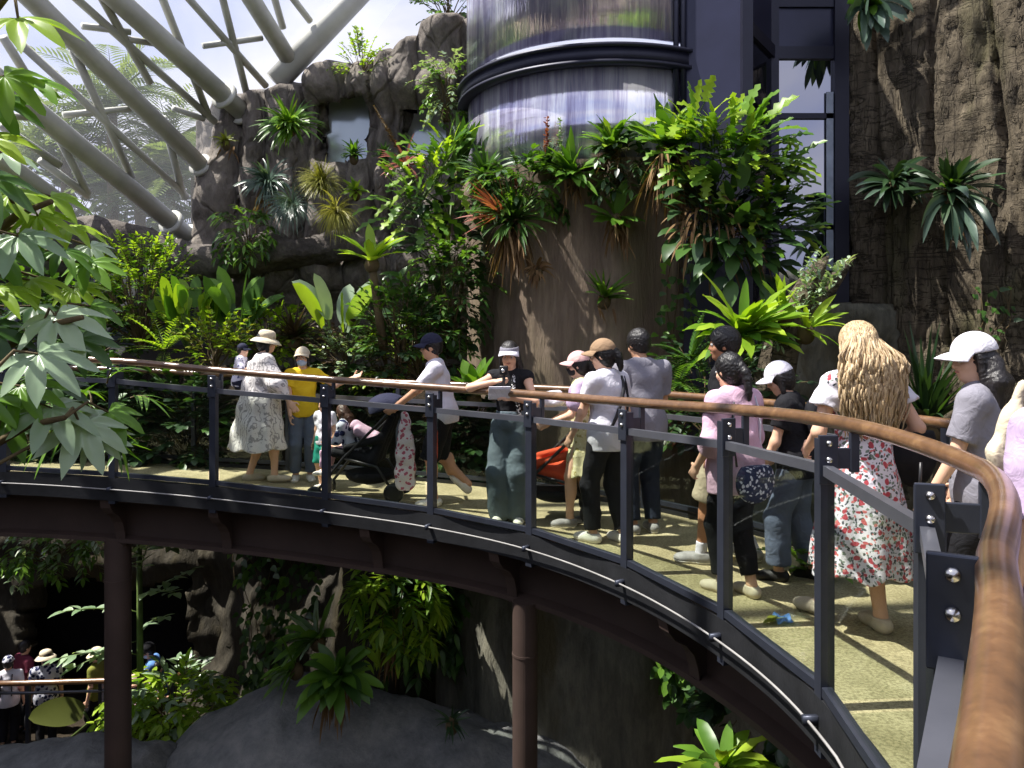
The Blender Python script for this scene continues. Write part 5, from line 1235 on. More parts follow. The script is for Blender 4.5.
def paddles(name, label, px, py, d, n, h, Ln, w, m, spread=.5, m2=None, cat='plant', prof=P_oval, lean=.5):
    """upright broad leaves on stalks, from a base at (px,py)"""
    p = W(px, py, d); r = plant(name, label, p, cat); mb = MB(); mb2 = MB(); st = MB()
    for i in range(n):
        a = U(0, 6.283); o = Vector((math.cos(a), math.sin(a)*.7, 0)); b = p+o*.06; t = b+o*spread*U(.2, 1)*h*.6+UP*h*U(.55, 1.05)
        st.tube([b, b.lerp(t, .6)+UP*.03, t], [.014, .011, .007], 6, False)
        dd = (o*U(.1, .9)*lean+UP*U(.5, 1)+FRONT*U(-.1, .3)).normalized()
        (mb if (m2 is None or rnd.random() < .6) else mb2).blade(t, dd, (-o+UP*.2+FRONT*.8), Ln*U(.75, 1.15), w*U(.8, 1.1), prof, U(.5, 1.3), .22, 8, .03)
    mb.build('leaves', G[m], r); st.build('stalks', gstem_m, r)
    if m2: mb2.build('pale_leaves', G[m2], r)
    return r
def climber(name, label, pts, n, ll, lw, m, prof=P_lobe, m2=None, facing=FRONT, depth=.35, seg=9, cat='climbing plant', droop=1.0, stalk=.25):
    """large lobed leaves on stalks springing from a climbing stem through pts [(px,py,d,halfwidth)]"""
    P = [(W(a, b, c), hw) for a, b, c, hw in pts]; r = plant(name, label, P[-1][0], cat); mb = MB(); mb2 = MB(); st = MB()
    st.tube([p for p, _ in P], .022, 7)
    for i in range(n):
        t = rnd.random()*(len(P)-1); k = int(t); q = P[k][0].lerp(P[min(k+1, len(P)-1)][0], t-k); hw = lerp(P[k][1], P[min(k+1, len(P)-1)][1], t-k)
        o = Vector((U(-1, 1), 0, U(-.6, .8))); o = o.normalized()*hw*rnd.random()**.5; s0 = q+Vector((o.x, 0, o.z))*.5; e = q+o+facing*depth*U(.2, 1)
        st.tube([s0, s0.lerp(e, .5)+UP*.05, e], [.007, .006, .005], 5, False)
        dd = (Vector((o.x/hw, 0, o.z/hw))*.9+facing*U(.2, .9)+UP*U(-.2, .5)).normalized()
        (mb if (m2 is None or rnd.random() < .6) else mb2).blade(e, dd, (facing*.5+UP*.9), ll*U(.6, 1.15), lw*U(.8, 1.1), prof, droop*U(.5, 1.4), .12, seg, .05)
    mb.build('leaves', G[m], r); st.build('stems', gstem_m, r)
    if m2: mb2.build('bright_leaves', G[m2], r)
    return r
def creeper(name, label, poly_, d, n, ll, lw, m, m2=None, prof=P_heart, jit=.15, dfn=None, cat='creeper'):
    """leaves hugging a wall over the region along px/py rows [(py, px0, px1)]"""
    y0, y1 = poly_[0][0], poly_[-1][0]; r = plant(name, label, W((poly_[-1][1]+poly_[-1][2])/2, y1, d), cat); mb = MB(); mb2 = MB(); st = MB()
    for k in range(max(3, n//40)):
        pts = []; u = rnd.random()
        for i in range(9):
            py = lerp(y1, y0, i/8); a, b = poly(poly_, py); px = lerp(a, b, min(1, max(0, u+.12*math.sin(i+k)))); pts.append(W(px, py, (dfn(px) if dfn else d)))
        st.tube(pts, .006, 4, False)
    for i in range(n):
        py = U(y0, y1); a, b = poly(poly_, py); px = U(a, b); p = W(px, py, (dfn(px) if dfn else d)-U(0, jit))
        dd = Vector((U(-.7, .7), -.5, U(-1, .15))); k = U(.6, 1.2)
        (mb if (m2 is None or rnd.random() < .7) else mb2).blade(p, dd, FRONT+UP*U(.2, .9), ll*k, lw*k, prof, .4, .12, 4)
    mb.build('leaves', G[m], r); st.build('stems', stem_m, r)
    if m2: mb2.build('pale_leaves', G[m2], r)
    return r

# ---- on the cliff
WB = (0, -.75, .65)
nest('strap_leaf_clump', 'bright strap-leaved clump hanging on the cliff beside the larger cliff window', 290, 128, 11.55, 90, .62, .030, 'mid', WB, (.1, 1.35), 1.3, P_lin, 0, .4, FRONT, .0, .2, 7, 'plant', (40, .45, .028, 'bright'))
nest('small_fern', 'small yellow-green fern at the upper corner of the cliff by the roof tube ends', 226, 142, 11.75, 40, .24, .018, 'olive', WB, (.1, 1.3), .9, P_lin, 8, .25, FRONT)
shrub('cliff_shrub', 'bright small shrub sprouting from the top of the cliff', 361, 66, 11.7, .26, .26, 40, .07, .02, 'bright', P_lance, 5, .6, m2='pale')
shrub('cliff_shrub', 'pale leafy shrub hanging on the cliff beside the glass drum', 447, 92, 11.2, .32, .42, 60, .09, .026, 'pale', P_lance, 5, .1, m2='mid', droop=1.2)
shrub('crown_shrub', 'fine-leaved tree crown above the cliff top beside the glass drum', 450, 4, 12.6, .55, .42, 90, .07, .02, 'mid', P_oval, 6, .4, m2='deep')
nest('sill_fern', 'small dark fern on the sill below the larger cliff window', 354, 156, 11.6, 40, .28, .03, 'mid', (0, -.4, .9), (.2, 1.4), .9, P_lance, 0, .3, FRONT)
nest('sill_fern', 'small dark fern on the sill between the two cliff windows', 384, 156, 11.55, 40, .25, .028, 'deep', (0, -.4, .9), (.2, 1.4), .9, P_lance, 0, .3, FRONT)
nest('grass_tussock', 'dense straw-green grass tussock on the cliff ledge', 322, 186, 11.1, 420, .46, .006, 'grass', (0, -.45, .9), (.0, 1.5), 1.5, P_lin, 0, .3, FRONT, .0, .1, 6, 'grass', (160, .42, .006, 'olive'))
nest('hanging_strap_plant', 'grey-green strap-leaved plant drooping over the ledge end of the cliff', 268, 186, 11.3, 80, .55, .022, 'blue', WB, (.1, 1.4), 1.9, P_lin, 30, .5, FRONT, .0, .2, 7, 'plant')
nest('hanging_tuft', 'long thin grass hanging over the cliff ledge below the strap-leaved plant', 292, 208, 11.0, 200, .55, .006, 'blue', (0, -.7, .3), (.1, 1.3), 2.2, P_lin, 0, .4, FRONT, .0, .1, 7, 'grass')
shrub('hanging_fern', 'dark leafy fern hanging at the end of the rounded rock ledge', 246, 238, 10.7, .34, .30, 50, .16, .022, 'mid', P_lance, 5, -.2, droop=1.6, m2='deep', cat='fern')
nest('hanging_tuft', 'pale sunlit grass trailing down the cliff above the tall fern', 336, 214, 10.9, 220, .5, .007, 'grass', (.3, -.7, .1), (.1, 1.2), 1.9, P_lin, 0, .4, FRONT, .0, .1, 7, 'grass')
nest('small_fern', 'little yellow fern lit on the cliff below the window sill', 356, 192, 11.2, 24, .26, .03, 'bright', WB, (.2, 1.3), .9, P_strap, 0, .3, FRONT)
p = W(405, 166, 10.9); q = W(374, 106, 10.9); r = plant('spike_plant', 'plant with one tall silvery flower spike leaning out from the cliff', p)
mb = MB(); mb.tube([p, p.lerp(q, .35)+Vector((.03, 0, 0)), q], [.012, .016, .008], 6); mb.build('stalk', stem_m, r)
mb = MB()
for i in range(150):
    t = U(.3, 1); b = p.lerp(q, t)+Vector((.03*(1-t), 0, 0)); mb.blade(b, Vector((U(-1, 1), U(-1, .4), U(-.2, .8))), UP, .07*(1.25-t), .014, P_lance, .3, .1, 3)
mb.build('flower_spike', G['dead'], r); mb = MB(); rosette(mb, p, WB, 26, .5, .025, P_lin, (.2, 1.3), 1.1, .2, 0, 7, FRONT); mb.build('leaves', G['red'], r)
# ---- green column between cliff and drum
climber('climbing_philodendron', 'bright lobed climbing plant between the cliff and the glass drum, sunlit at the top', [(452, 158, 10.3, .32), (428, 190, 10.2, .50), (408, 220, 10.2, .35)], 95, .42, .075, 'bright', P_lobe, 'mid', depth=.5)
climber('climbing_philodendron', 'dark climbing foliage below the bright lobed plant, beside the concrete trunk', [(452, 205, 10.3, .40), (446, 265, 10.2, .5), (430, 335, 10.0, .55)], 150, .34, .06, 'deep', P_lance, 'dark', depth=.5)
nest('tall_strap_plant', 'upright narrow-leaved plant against the edge of the glass drum', 462, 170, 10.4, 26, .75, .05, 'deep', (0, -.2, 1), (.05, .5), .5, P_strap, 0, .3, FRONT)
shrub('fern_thicket', 'lacy dark fern thicket at the foot of the concrete trunk', 452, 300, 9.7, .45, .75, 120, .10, .022, 'deep', P_lance, 6, .0, m2='mid', droop=1.2, cat='fern')
shrub('shaded_shrub', 'shaded dark shrub behind the person in the white T-shirt', 420, 350, 9.5, .65, .42, 90, .11, .03, 'dark', P_oval, 5, .3, m2='deep')
# ---- on the concrete trunk
r = nest('red_bromeliad', 'large bromeliad with reddish leaves and a hanging dead skirt on the concrete trunk', 514, 222, 9.15, 60, .72, .030, 'deep', (0, -.6, .8), (.1, 1.35), .7, P_lin, 90, .75, FRONT, .0, .3, 8, 'bromeliad', (26, .62, .028, 'mid'))
mb = MB(); rosette(mb, W(505, 218, 9.1), (-.7, -.5, .4), 30, .66, .020, P_lin, (.1, .8), .5, .2, 0, 7, FRONT); mb.build('red_leaves', G['red'], r)
mb = MB(); a = W(520, 205, 9.0)
for i in range(60):
    t = U(0, 1); mb.blade(a+Vector((-.02-.03*t, -.02, .30*t)), Vector((U(-1, 1), U(-1, .3), U(.1, .8))), UP, .07, .016, P_lance, .3, .1, 3)
mb.build('flower_spike', G['red'], r)
nest('trunk_fern', 'glossy fern at the foot of the glass drum, above the plain face of the trunk', 572, 178, 9.1, 34, .58, .055, 'mid', (0, -.5, .9), (.15, 1.35), .8, P_lance, 16, .45, FRONT, .08)
r = nest('flowering_bromeliad', 'dark bromeliad with two tall flower spikes in front of the glass drum', 545, 172, 9.2, 34, .5, .03, 'dark', (0, -.4, .9), (.1, 1.3), .8, P_lin, 0, .3, FRONT, .0)
for px, m in ((547, 'red'), (560, 'pale')):
    mb = MB()
    for i in range(70):
        t = U(0, 1); mb.blade(W(px, 165-48*t, 9.15)+Vector((U(-.02, .02), U(-.02, .02), 0)), Vector((U(-1, 1), U(-1, .5), U(.1, .9))), UP, .065*(1.15-t*.6), .015, P_lance, .3, .1, 3)
    mb.tube([W(px, 175, 9.15), W(px, 117, 9.15)], .008, 5); mb.build('flower_spike', G[m], r)
nest('trunk_fern', 'nest fern with one long lit frond and dangling roots on the trunk face', 617, 218, 9.0, 14, .46, .06, 'mid', (.1, -.6, .7), (.3, 1.45), .3, P_strap, 36, .42, FRONT, .1)
nest('trunk_fern', 'spiky green rosette low on the trunk face above the person in grey', 604, 298, 9.0, 26, .42, .030, 'mid', (0, -.55, .85), (.1, 1.2), .4, P_lin, 5, .3, FRONT, .0)
nest('dead_tuft', 'dry grey-brown tuft on the trunk face below the red bromeliad', 537, 270, 9.1, 34, .26, .018, 'dead', (0, -.8, .1), (.2, 1.4), 1.6, P_lin, 0, .3, FRONT, .0, cat='plant')
nest('drum_fern', 'dark drooping fern under the foot of the glass drum, at its near corner', 486, 178, 9.5, 34, .5, .03, 'deep', (-.2, -.6, .7), (.1, 1.4), 1.0, P_lance, 20, .4, FRONT, .0, extra=(16, .5, .03, 'mid'))
shrub('drum_shrub', 'leafy dark tangle along the foot of the glass drum behind the glossy fern', 525, 190, 9.25, .55, .22, 70, .14, .03, 'deep', P_lance, 5, .1, m2='mid', droop=1.2)
shrub('drum_shrub', 'leafy dark tangle along the foot of the glass drum beside the big dark nest fern', 625, 168, 9.15, .5, .22, 70, .14, .03, 'deep', P_lance, 5, .1, m2='dark', droop=1.3)
nest('drum_fern', 'broad-leaved bright fern under the foot of the glass drum beside the big dark nest fern', 612, 150, 9.05, 22, .5, .06, 'mid', (0, -.5, .9), (.15, 1.35), .8, P_strap, 10, .4, FRONT, .1, extra=(6, .45, .055, 'bright'))
# ---- mass of ferns at the right of the trunk
nest('nest_fern', 'big dark nest fern with thick hanging roots, between the drum and the sunlit lobed climber', 668, 150, 8.7, 26, .62, .085, 'mid', (-.1, -.45, .9), (.15, 1.3), .7, P_strap, 150, .85, FRONT, .12, extra=(8, .5, .08, 'bright'))
climber('climbing_philodendron', 'sunlit lobed climber spilling over the corner of the window tower', [(684, 148, 8.6, .42), (722, 156, 8.5, .48), (745, 172, 8.45, .40)], 130, .40, .085, 'bright', P_lobe, 'mid', depth=.55)
climber('climbing_philodendron', 'dark-leaved lower tangle of the climber, hanging beside the window tower', [(705, 200, 8.55, .55), (725, 225, 8.5, .62), (742, 262, 8.5, .42)], 150, .40, .075, 'deep', P_lance, 'dark', depth=.5)
climber('climbing_philodendron', 'feathery leaves with lit tips reaching across the tower window', [(758, 190, 8.4, .4), (768, 212, 8.4, .42), (765, 240, 8.4, .35)], 60, .38, .06, 'mid', P_lobe, 'bright', depth=.4)
climber('hanging_roots_plant', 'hanging brown dead stems under the dark-leaved tangle', [(700, 215, 8.5, .25), (712, 250, 8.5, .3)], 70, .5, .018, 'dead', P_lin, None, droop=3.0)
creeper('ivy_creeper', 'thin creeper climbing the dark corner beside the trunk', [(225, 662, 700), (270, 660, 690), (330, 655, 700), (400, 650, 720)], 9.0, 90, .12, .045, 'deep', 'mid')
# ---- broken stump with ferns
st_ = plant('tree_stump', 'broken leaning tree stump with two mossy prongs behind the person in black', W(768, 420, 7.4), 'stump')
mb = MB()
def stump(pts, rs, seed):
    P = [W(*q) for q in pts]; n = 16; vs = []; fs = []
    for i, p in enumerate(P):
        for j in range(n):
            th = 6.283*j/n; k = 1+.3*fr((math.cos(th)*1.4+seed, math.sin(th)*1.4, i*.35), 1.0, 4); vs.append(p+Vector((math.cos(th), math.sin(th)*.8, .35*math.cos(th)))*rs[i]*k)
    for i in range(len(P)-1):
        for j in range(n): fs.append((i*n+j, i*n+(j+1) % n, (i+1)*n+(j+1) % n, (i+1)*n+j))
    fs.append(tuple(reversed(range(n)))); fs.append(tuple((len(P)-1)*n+j for j in range(n))); mb.add(vs, fs)
stump([(762, 440, 7.45), (768, 400, 7.45), (778, 360, 7.4), (788, 330, 7.4), (800, 300, 7.4), (812, 275, 7.4), (822, 258, 7.4)], [.24, .22, .20, .20, .17, .13, .07], 1)
stump([(790, 345, 7.42), (806, 318, 7.4), (822, 296, 7.38), (836, 275, 7.36), (849, 258, 7.36)], [.15, .15, .13, .11, .06], 5)
mb.build('trunk', bark_m, st_)
mb = MB()
for i in range(260):
    t = rnd.random(); a = W(lerp(775, 820, t), lerp(350, 256, t), 7.25) if rnd.random() < .6 else W(lerp(810, 850, t), lerp(310, 256, t), 7.2); mb.blade(a+Vector((U(-.10, .04), U(-.08, .05), U(-.03, .05))), Vector((U(-1, .6), U(-1, 0), U(-.4, 1))), UP, U(.05, .12), .016, P_oval, 1.0, .15, 3)
mb.build('moss_leaves', G['pale'], st_)
nest('nest_fern', 'large bright nest fern growing from the broken stump', 742, 338, 7.2, 34, .68, .062, 'bright', (-.15, -.35, .9), (.2, 1.4), .75, P_strap, 0, .3, FRONT, .12, extra=(16, .6, .06, 'mid'))
nest('stump_fern', 'small bright fern between the two prongs of the stump', 806, 330, 7.1, 14, .42, .032, 'bright', (.4, -.4, .8), (.2, 1.3), .8, P_strap, 0, .3, FRONT, .1)
nest('stump_fern', 'narrow upright frond tuft at the left edge of the stump', 785, 312, 7.15, 8, .36, .035, 'bright', (-.3, -.3, .9), (.05, .6), .5, P_strap, 0, .3, FRONT, .1)
feather('shaded_fern', 'dark feathery fern below the bright nest fern on the stump', 690, 362, 7.6, 12, .6, 14, .12, .018, 'deep', (-.2, -.5, .7))
feather('shaded_fern', 'dark feathery fern beside the shoulder of the person in grey', 678, 385, 7.3, 9, .5, 14, .10, .018, 'mid', (-.2, -.5, .6))
shrub('shaded_shrub', 'shaded dark foliage between the trunk and the broken stump', 715, 400, 8.0, .8, .5, 100, .13, .035, 'dark', P_oval, 5, .2, m2='deep')
# ---- on the bark wall
nest('hanging_strap_plant', 'grey-green strap-leaved plant hanging at the very top of the bark wall', 866, 10, 9.3, 30, .66, .055, 'blue', (-.1, -.8, -.1), (.1, 1.3), 2.0, P_strap, 0, .3, FRONT, .03, .2, 8, 'plant', (8, .4, .05, 'mid'))
nest('hanging_rosette', 'smaller dark strap-leaved rosette on the bark wall beside the tower window', 893, 186, 9.05, 44, .54, .034, 'dark', (-.2, -.75, .6), (.1, 1.4), 1.3, P_strap, 0, .3, FRONT, .0, .25, 8, 'plant', (10, .46, .03, 'blue'))
nest('hanging_rosette', 'larger dark rosette with long drooping grey leaves on the bark wall', 950, 192, 8.4, 40, .62, .045, 'dark', (-.2, -.65, .7), (.1, 1.35), .8, P_strap, 0, .3, FRONT, .0, .25, 8, 'plant', (6, .4, .036, 'mid'))
nest('drooping_rosette', 'long grey leaves hanging below the larger rosette on the bark wall', 950, 200, 8.3, 22, .76, .042, 'blue', (-.1, -.8, -.15), (.1, 1.1), 2.0, P_strap, 6, .7, FRONT, .0, .25, 8, 'plant')
creeper('ivy_creeper', 'sparse creeper on the bark wall below the hanging rosettes', [(285, 960, 1010), (320, 985, 1015), (350, 955, 985)], 6.5, 34, .09, .03, 'deep', 'mid', dfn=lambda px: 9.2-.0098*(px-890))
nest('shaded_pandanus', 'dark upright long-leaved clump at the foot of the bark wall beside the blonde hair', 925, 430, 7.0, 60, .95, .03, 'dark', (0, -.2, 1), (.05, .7), .9, P_lin, 0, .3, FRONT, .0, .25, 8, 'plant', (10, .8, .03, 'deep'))
# ---- planting bed behind the walkway
shrub('fine_shrub', 'fine-leaved bright bush in the bed below the rock ledge', 140, 298, 10.0, .78, .66, 230, .075, .018, 'bright', P_lance, 7, .5, m2='mid')
feather('bed_fern', 'sunlit low fern just above the handrail below the fine-leaved bush', 165, 352, 9.2, 14, .62, 14, .10, .016, 'bright', (0, -.5, .8), (.4, 1.4), .9)
shrub('bed_shrub', 'yellowish small-leaved shrub behind the child in the navy cap', 212, 352, 9.2, .34, .24, 60, .07, .022, 'bright', P_oval, 5, .4, m2='olive')
paddles('canna', 'clump of upright bright paddle leaves in the middle of the bed', 192, 352, 9.7, 26, .55, .42, .10, 'bright', .9, 'mid')
paddles('young_banana', 'dark broad banana leaves beside the paddle-leaved clump', 236, 350, 9.9, 12, .5, .62, .12, 'deep', .8, 'mid')
nest('dark_bromeliad', 'dark maroon spiky bromeliad behind the hats of the visitors', 294, 340, 9.95, 60, .50, .026, 'maroon', (0, -.3, .95), (.1, 1.35), .6, P_lin, 0, .3, None, .0, .3, 7, 'bromeliad', (16, .4, .026, 'deep'))
paddles('giant_alocasia', 'large bright upright leaf clump beside the tall fern', 338, 352, 10.1, 9, .42, .78, .15, 'bright', .8, 'pale')
shrub('bed_shrub', 'green low shrub between the dark bromeliad and the large bright leaves', 268, 338, 10.3, .54, .3, 80, .10, .03, 'bright', P_oval, 5, .4, m2='mid')
nest('tree_fern', 'bright nest fern on a slim mossy trunk, in front of the cliff', 372, 262, 9.2, 16, .55, .06, 'bright', (0, -.25, .95), (.35, 1.2), .55, P_strap, 0, .3, None, .1)
mb = MB(); mb.tube([W(384, 352, 9.25), W(378, 310, 9.22), W(372, 264, 9.2)], [.06, .05, .045], 10); mb.build('trunk', stem_m, bpy.data.objects['tree_fern'])
shrub('pebbly_shrub', 'grey-leaved speckled bush beyond the outstretched arm', 350, 362, 9.9, .46, .25, 90, .06, .024, 'pale', P_oval, 5, .5, m2='maroon')
shrub('bed_shrub', 'mixed bright shrub at the end of the bed behind the black pushchair', 392, 372, 9.95, .48, .42, 90, .09, .024, 'bright', P_lance, 5, .4, m2='pale')
shrub('bed_shrub', 'tangled dark shrub between the pushchair and the person in white T-shirt', 400, 330, 9.3, .5, .4, 90, .11, .022, 'deep', P_lance, 5, .6, m2='mid')
nest('nest_fern', 'mid-green broad fern behind the person in the visor', 474, 396, 8.7, 16, .5, .075, 'mid', (0, -.3, .95), (.1, 1.1), .5, P_strap, 0, .3, None, .1)
nest('nest_fern', 'short green fern at the foot of the trunk beside the white T-shirt', 445, 405, 8.8, 12, .34, .05, 'mid', (0, -.3, .95), (.1, 1.1), .5, P_strap, 0, .3, None, .1)
for i, (px, py, lab) in enumerate(((20, 318, 'dark shrub under the rock ledge, behind the big lobed leaves'), (84, 330, 'dark shrub under the rock ledge beside the fine-leaved bush'))):
    shrub('bed_shrub', lab, px, py, 10.2, .8, .45, 90, .12, .04, 'deep', P_oval, 5, .4, m2='mid')
for i, (px, py, lab) in enumerate(((30, 430, 'hedge seen through the glass at the left end of the walkway'), (110, 425, 'hedge seen through the glass between the first two posts'), (185, 430, 'hedge seen through the glass beside the white dress'), (345, 420, 'hedge seen through the glass behind the pushchair'), (464, 440, 'hedge seen through the glass behind the grey-teal trousers'))):
    shrub('hedge_shrub', 'dark '+lab, px, py, 9.9 if 300 < px < 400 else 9.0, .62 if px < 400 else .45, .55, 100, .13, .04, 'dark', P_oval, 5, .3, m2='deep', ry=.3)
shrub('edge_plant', 'low green plant at the walkway edge by the feet of the person in jeans', 808, 566, 5.15, .20, .12, 22, .08, .022, 'mid', P_lance, 4, .5, stems=True, tl=.14)
# ---- foreground tree with big lobed leaves
TRK = [Vector((-2.95, 3.7, -5.5)), Vector((-2.9, 3.7, -1.5)), Vector((-2.8, 3.65, 1.0)), Vector((-2.75, 3.6, 3.0)), Vector((-2.7, 3.5, 5.0))]
tree = plant('foreground_tree', 'tree with big lobed pale-green leaves reaching in front of the walkway', TRK[0], 'tree')
mb = MB(); mb.tube(TRK, [.13, .10, .08, .06, .04], 12); mb.build('trunk', stem_m, tree)
def trk(z):
    for p, q in zip(TRK, TRK[1:]):
        if z <= q.z: return p.lerp(q, max(0, (z-p.z)/(q.z-p.z)))
    return TRK[-1].copy()
BR = []; mb = MB()
for k, (bx, by, bz) in enumerate(((-1.95, 2.95, 2.95), (-2.15, 3.1, 2.55), (-2.0, 3.3, 2.2), (-2.2, 3.15, 1.95), (-1.95, 3.45, 1.7), (-2.2, 3.2, 1.45), (-2.0, 3.4, 1.25), (-2.25, 3.3, 1.05))):
    e = Vector((bx, by, bz)); s0 = trk(bz-.55); pts = [s0.lerp(e, t)+UP*(.14*math.sin(t*3.1)) for t in (0, .25, .5, .75, 1)]
    mb.tube(pts, [.034, .028, .022, .017, .012], 8); BR.append(pts)
u_ = lambda a: (a+2.45)/4.9
def palmate(mb, p, d, nrm, R, lobes=7, m=None):
    d = Vector(d).normalized(); nrm = (Vector(nrm)-d*Vector(nrm).dot(d)).normalized(); sd = d.cross(nrm)
    p = Vector(p); vs = [p]; fs = []; n = lobes*8+1
    rim = []
    for i in range(n):
        u = i/(n-1); a = lerp(-2.45, 2.45, u); lob = abs(math.cos(u*math.pi*lobes-(math.pi/2 if lobes % 2 == 0 else 0)*0)); 
        k = .50+.50*(1-abs(2*((u*lobes) % 1)-1))**.85; env = .62+.38*math.cos(a*.55); rr = R*k*env*U(.96, 1.04)
        rim.append((a, rr))
    for f_ in (.35, .7, 1.0):
        for a, rr in rim:
            x = math.cos(a)*rr*f_; y = math.sin(a)*rr*f_; rad = math.hypot(x, y)
            z = -.42*rad*rad/R+.05*R*math.cos(u_(a)*lobes*2*math.pi)*f_
            vs.append(p+d*x+sd*y+nrm*z)
    for i in range(n-1): fs.append((0, 1+i, 2+i))
    for r_ in range(2):
        for i in range(n-1): fs.append((1+r_*n+i, 1+(r_+1)*n+i, 2+(r_+1)*n+i, 2+r_*n+i))
    mb.add(vs, fs)
LV = [(64, 345, 3.4, .34, 'blue'), (30, 316, 3.5, .32, 'pale'), (88, 352, 3.7, .28, 'deep'), (24, 60, 3.3, .3, 'mid'), (2, 110, 3.2, .3, 'mid'), (75, 448, 3.6, .3, 'deep'), (40, 440, 3.7, .3, 'mid'), (104, 448, 3.7, .26, 'pale'), (-6, 190, 3.2, .34, 'deep'), (48, 228, 3.5, .26, 'bright'), (28, 30, 3.0, .34, 'bright'), (-8, 25, 3.1, .32, 'mid'), (14, 88, 3.1, .30, 'bright'), (42, 92, 3.2, .26, 'mid'), (-5, 150, 3.1, .28, 'bright'), (20, 205, 3.4, .28, 'bright'), (60, 208, 3.6, .26, 'bright'), (78, 238, 3.7, .28, 'bright'), (12, 165, 3.5, .26, 'pale'), (28, 248, 3.3, .32, 'pale'), (70, 262, 3.8, .28, 'mid'), (98, 275, 3.9, .28, 'mid'), (10, 262, 3.5, .3, 'mid'), (40, 292, 3.6, .30, 'bright'), (66, 328, 3.5, .36, 'pale'), (100, 318, 3.9, .26, 'mid'), (20, 340, 3.3, .34, 'mid'), (5, 300, 3.4, .3, 'bright'), (48, 366, 3.3, .36, 'pale'), (10, 380, 3.5, .32, 'blue'), (30, 398, 3.5, .32, 'mid'), (62, 420, 3.5, .34, 'pale'), (90, 436, 3.55, .36, 'pale'), (118, 424, 3.75, .28, 'mid'), (18, 428, 3.6, .34, 'mid'), (45, 318, 3.9, .3, 'deep'), (0, 215, 3.6, .3, 'mid'), (84, 300, 4.0, .26, 'bright'), (100, 258, 4.0, .2, 'pale'), (-10, 340, 3.4, .34, 'deep'), (58, 395, 3.8, .3, 'deep'), (-12, 410, 3.4, .34, 'mid')]
leafm = {k: MB() for k in ('bright', 'mid', 'pale', 'deep', 'blue')}; pet = MB(); hubs = []
for px, py, d, R, m in LV:
    if (px, py) in ((10, 380), (20, 340), (-8, 25), (64, 345), (30, 316), (24, 60), (40, 440), (75, 448)): continue
    e = W(px-10, py-12, d); out = Vector((.75+U(-.3, .3), -.45+U(-.2, .3), -.35+U(-.2, .2)))
    palmate(leafm[m], e, out, Vector((U(-.2, .35), -.55+U(-.2, .2), .85)), R*.68, rnd.choice((7, 7, 9)))
    cand = sorted(((q-e).length+abs(q.z+.1-e.z)*1.5+U(0, .1), n_, k_) for n_, P_ in enumerate(BR) for k_, q in enumerate(P_) if k_ > 0)
    _, n_, k_ = cand[0]; hub = BR[n_][k_].copy(); mid = hub.lerp(e, .5)+UP*.06
    mb.tube([hub, mid, e], [.009, .007, .005], 6, False)
names = {'bright': 'sunlit_leaves', 'mid': 'leaves', 'pale': 'pale_leaves', 'deep': 'shaded_leaves', 'blue': 'grey_leaves'}  # sun glow, sky sheen and shade are put into the leaf colours
for k, b in leafm.items():
    b.build(names[k], G[k], tree)
mb.build('branches', stem_m, tree)
shrub('thin_shrub', 'thin-leaved shrub behind the big lobed leaves, seen over the walkway rail', 92, 405, 4.5, .30, .20, 16, .20, .012, 'mid', P_lin, 4, .1, tl=.16, droop=.9)
# ---- palms outside the glass roof
for i, (px, py, d, n, Ln, lab) in enumerate(((112, 108, 17.5, 34, 2.1, 'tall palm with a full crown outside the roof, behind the crossing tubes'), (170, 150, 18.5, 30, 1.9, 'palm crown outside the roof beside the cliff corner'), (66, 150, 18.0, 30, 1.9, 'palm crown outside the roof beside the lowest roof tube'), (140, 195, 17.0, 26, 1.5, 'low palm outside the roof just above the rock ledge'), (196, 178, 16.5, 18, 1.2, 'small palm outside the roof against the cliff edge'))):
    feather('palm_tree', lab, px, py, d, n, Ln, 20, .55, .03, 'palm', (0, -.1, 1), (.2, 1.6), 1.5, trunk=W(0, py, d).z+5.6, cat='palm')
for px, py, rx, lab in ((120, 216, 1.6, 'outside the roof low behind the palms'), (60, 205, 1.5, 'outside the roof behind the lowest roof tube'), (195, 208, 1.0, 'outside the roof beside the cliff edge')):
    shrub('outside_tree', 'hazy green tree crown '+lab, px, py, 19.5, rx, 1.3, 150, .30, .09, 'palm', P_oval, 5, .4, tl=.7, cat='tree')
# ---- lower level
sap = plant('sapling', 'slim pale sapling with layered leaf sprays beside the steel pillar', W(141, 745, 10.6), 'tree'); mb = MB()
mb.tube([W(141, 745, 10.6), W(140, 640, 10.6), W(139, 525, 10.6)], [.05, .045, .035], 8); mb.build('trunk', gstem_m, sap)
mb = MB(); st = MB()
for px, py, tx, ty, n in ((140, 600, 190, 572, 9), (140, 595, 180, 590, 9), (138, 612, 66, 608, 10), (140, 655, 60, 650, 10), (140, 640, 76, 668, 8), (140, 555, 100, 545, 7), (140, 550, 172, 548, 6), (141, 630, 165, 615, 6), (139, 575, 150, 540, 6)):
    a = W(px, py, 10.6); b = W(tx, ty, 10.1); st.tube(spray(mb, a, (b-a)+UP*.12, (b-a).length, n, .22, .055, P_lance, .35, .8), .008, 4, False)
mb.build('leaves', G['pale'], sap); st.build('twigs', gstem_m, sap)  # white sunlight on the sprays is put into the pale leaf colour
shrub('schefflera', 'bright sunlit bush with drooping leaf fingers at the foot of the pillar', 174, 716, 10.3, .92, .44, 190, .19, .036, 'bright', P_lance, 4, .35, m2='pale', droop=1.5, cat='bush')  # pale leaves add sunlight to the bush by their colour
shrub('hanging_vine', 'leafy vine hanging under the walkway girder at the left', 50, 548, 11.4, .85, .25, 60, .14, .03, 'mid', P_lance, 5, -.5, m2='pale', droop=1.8, cat='vine')
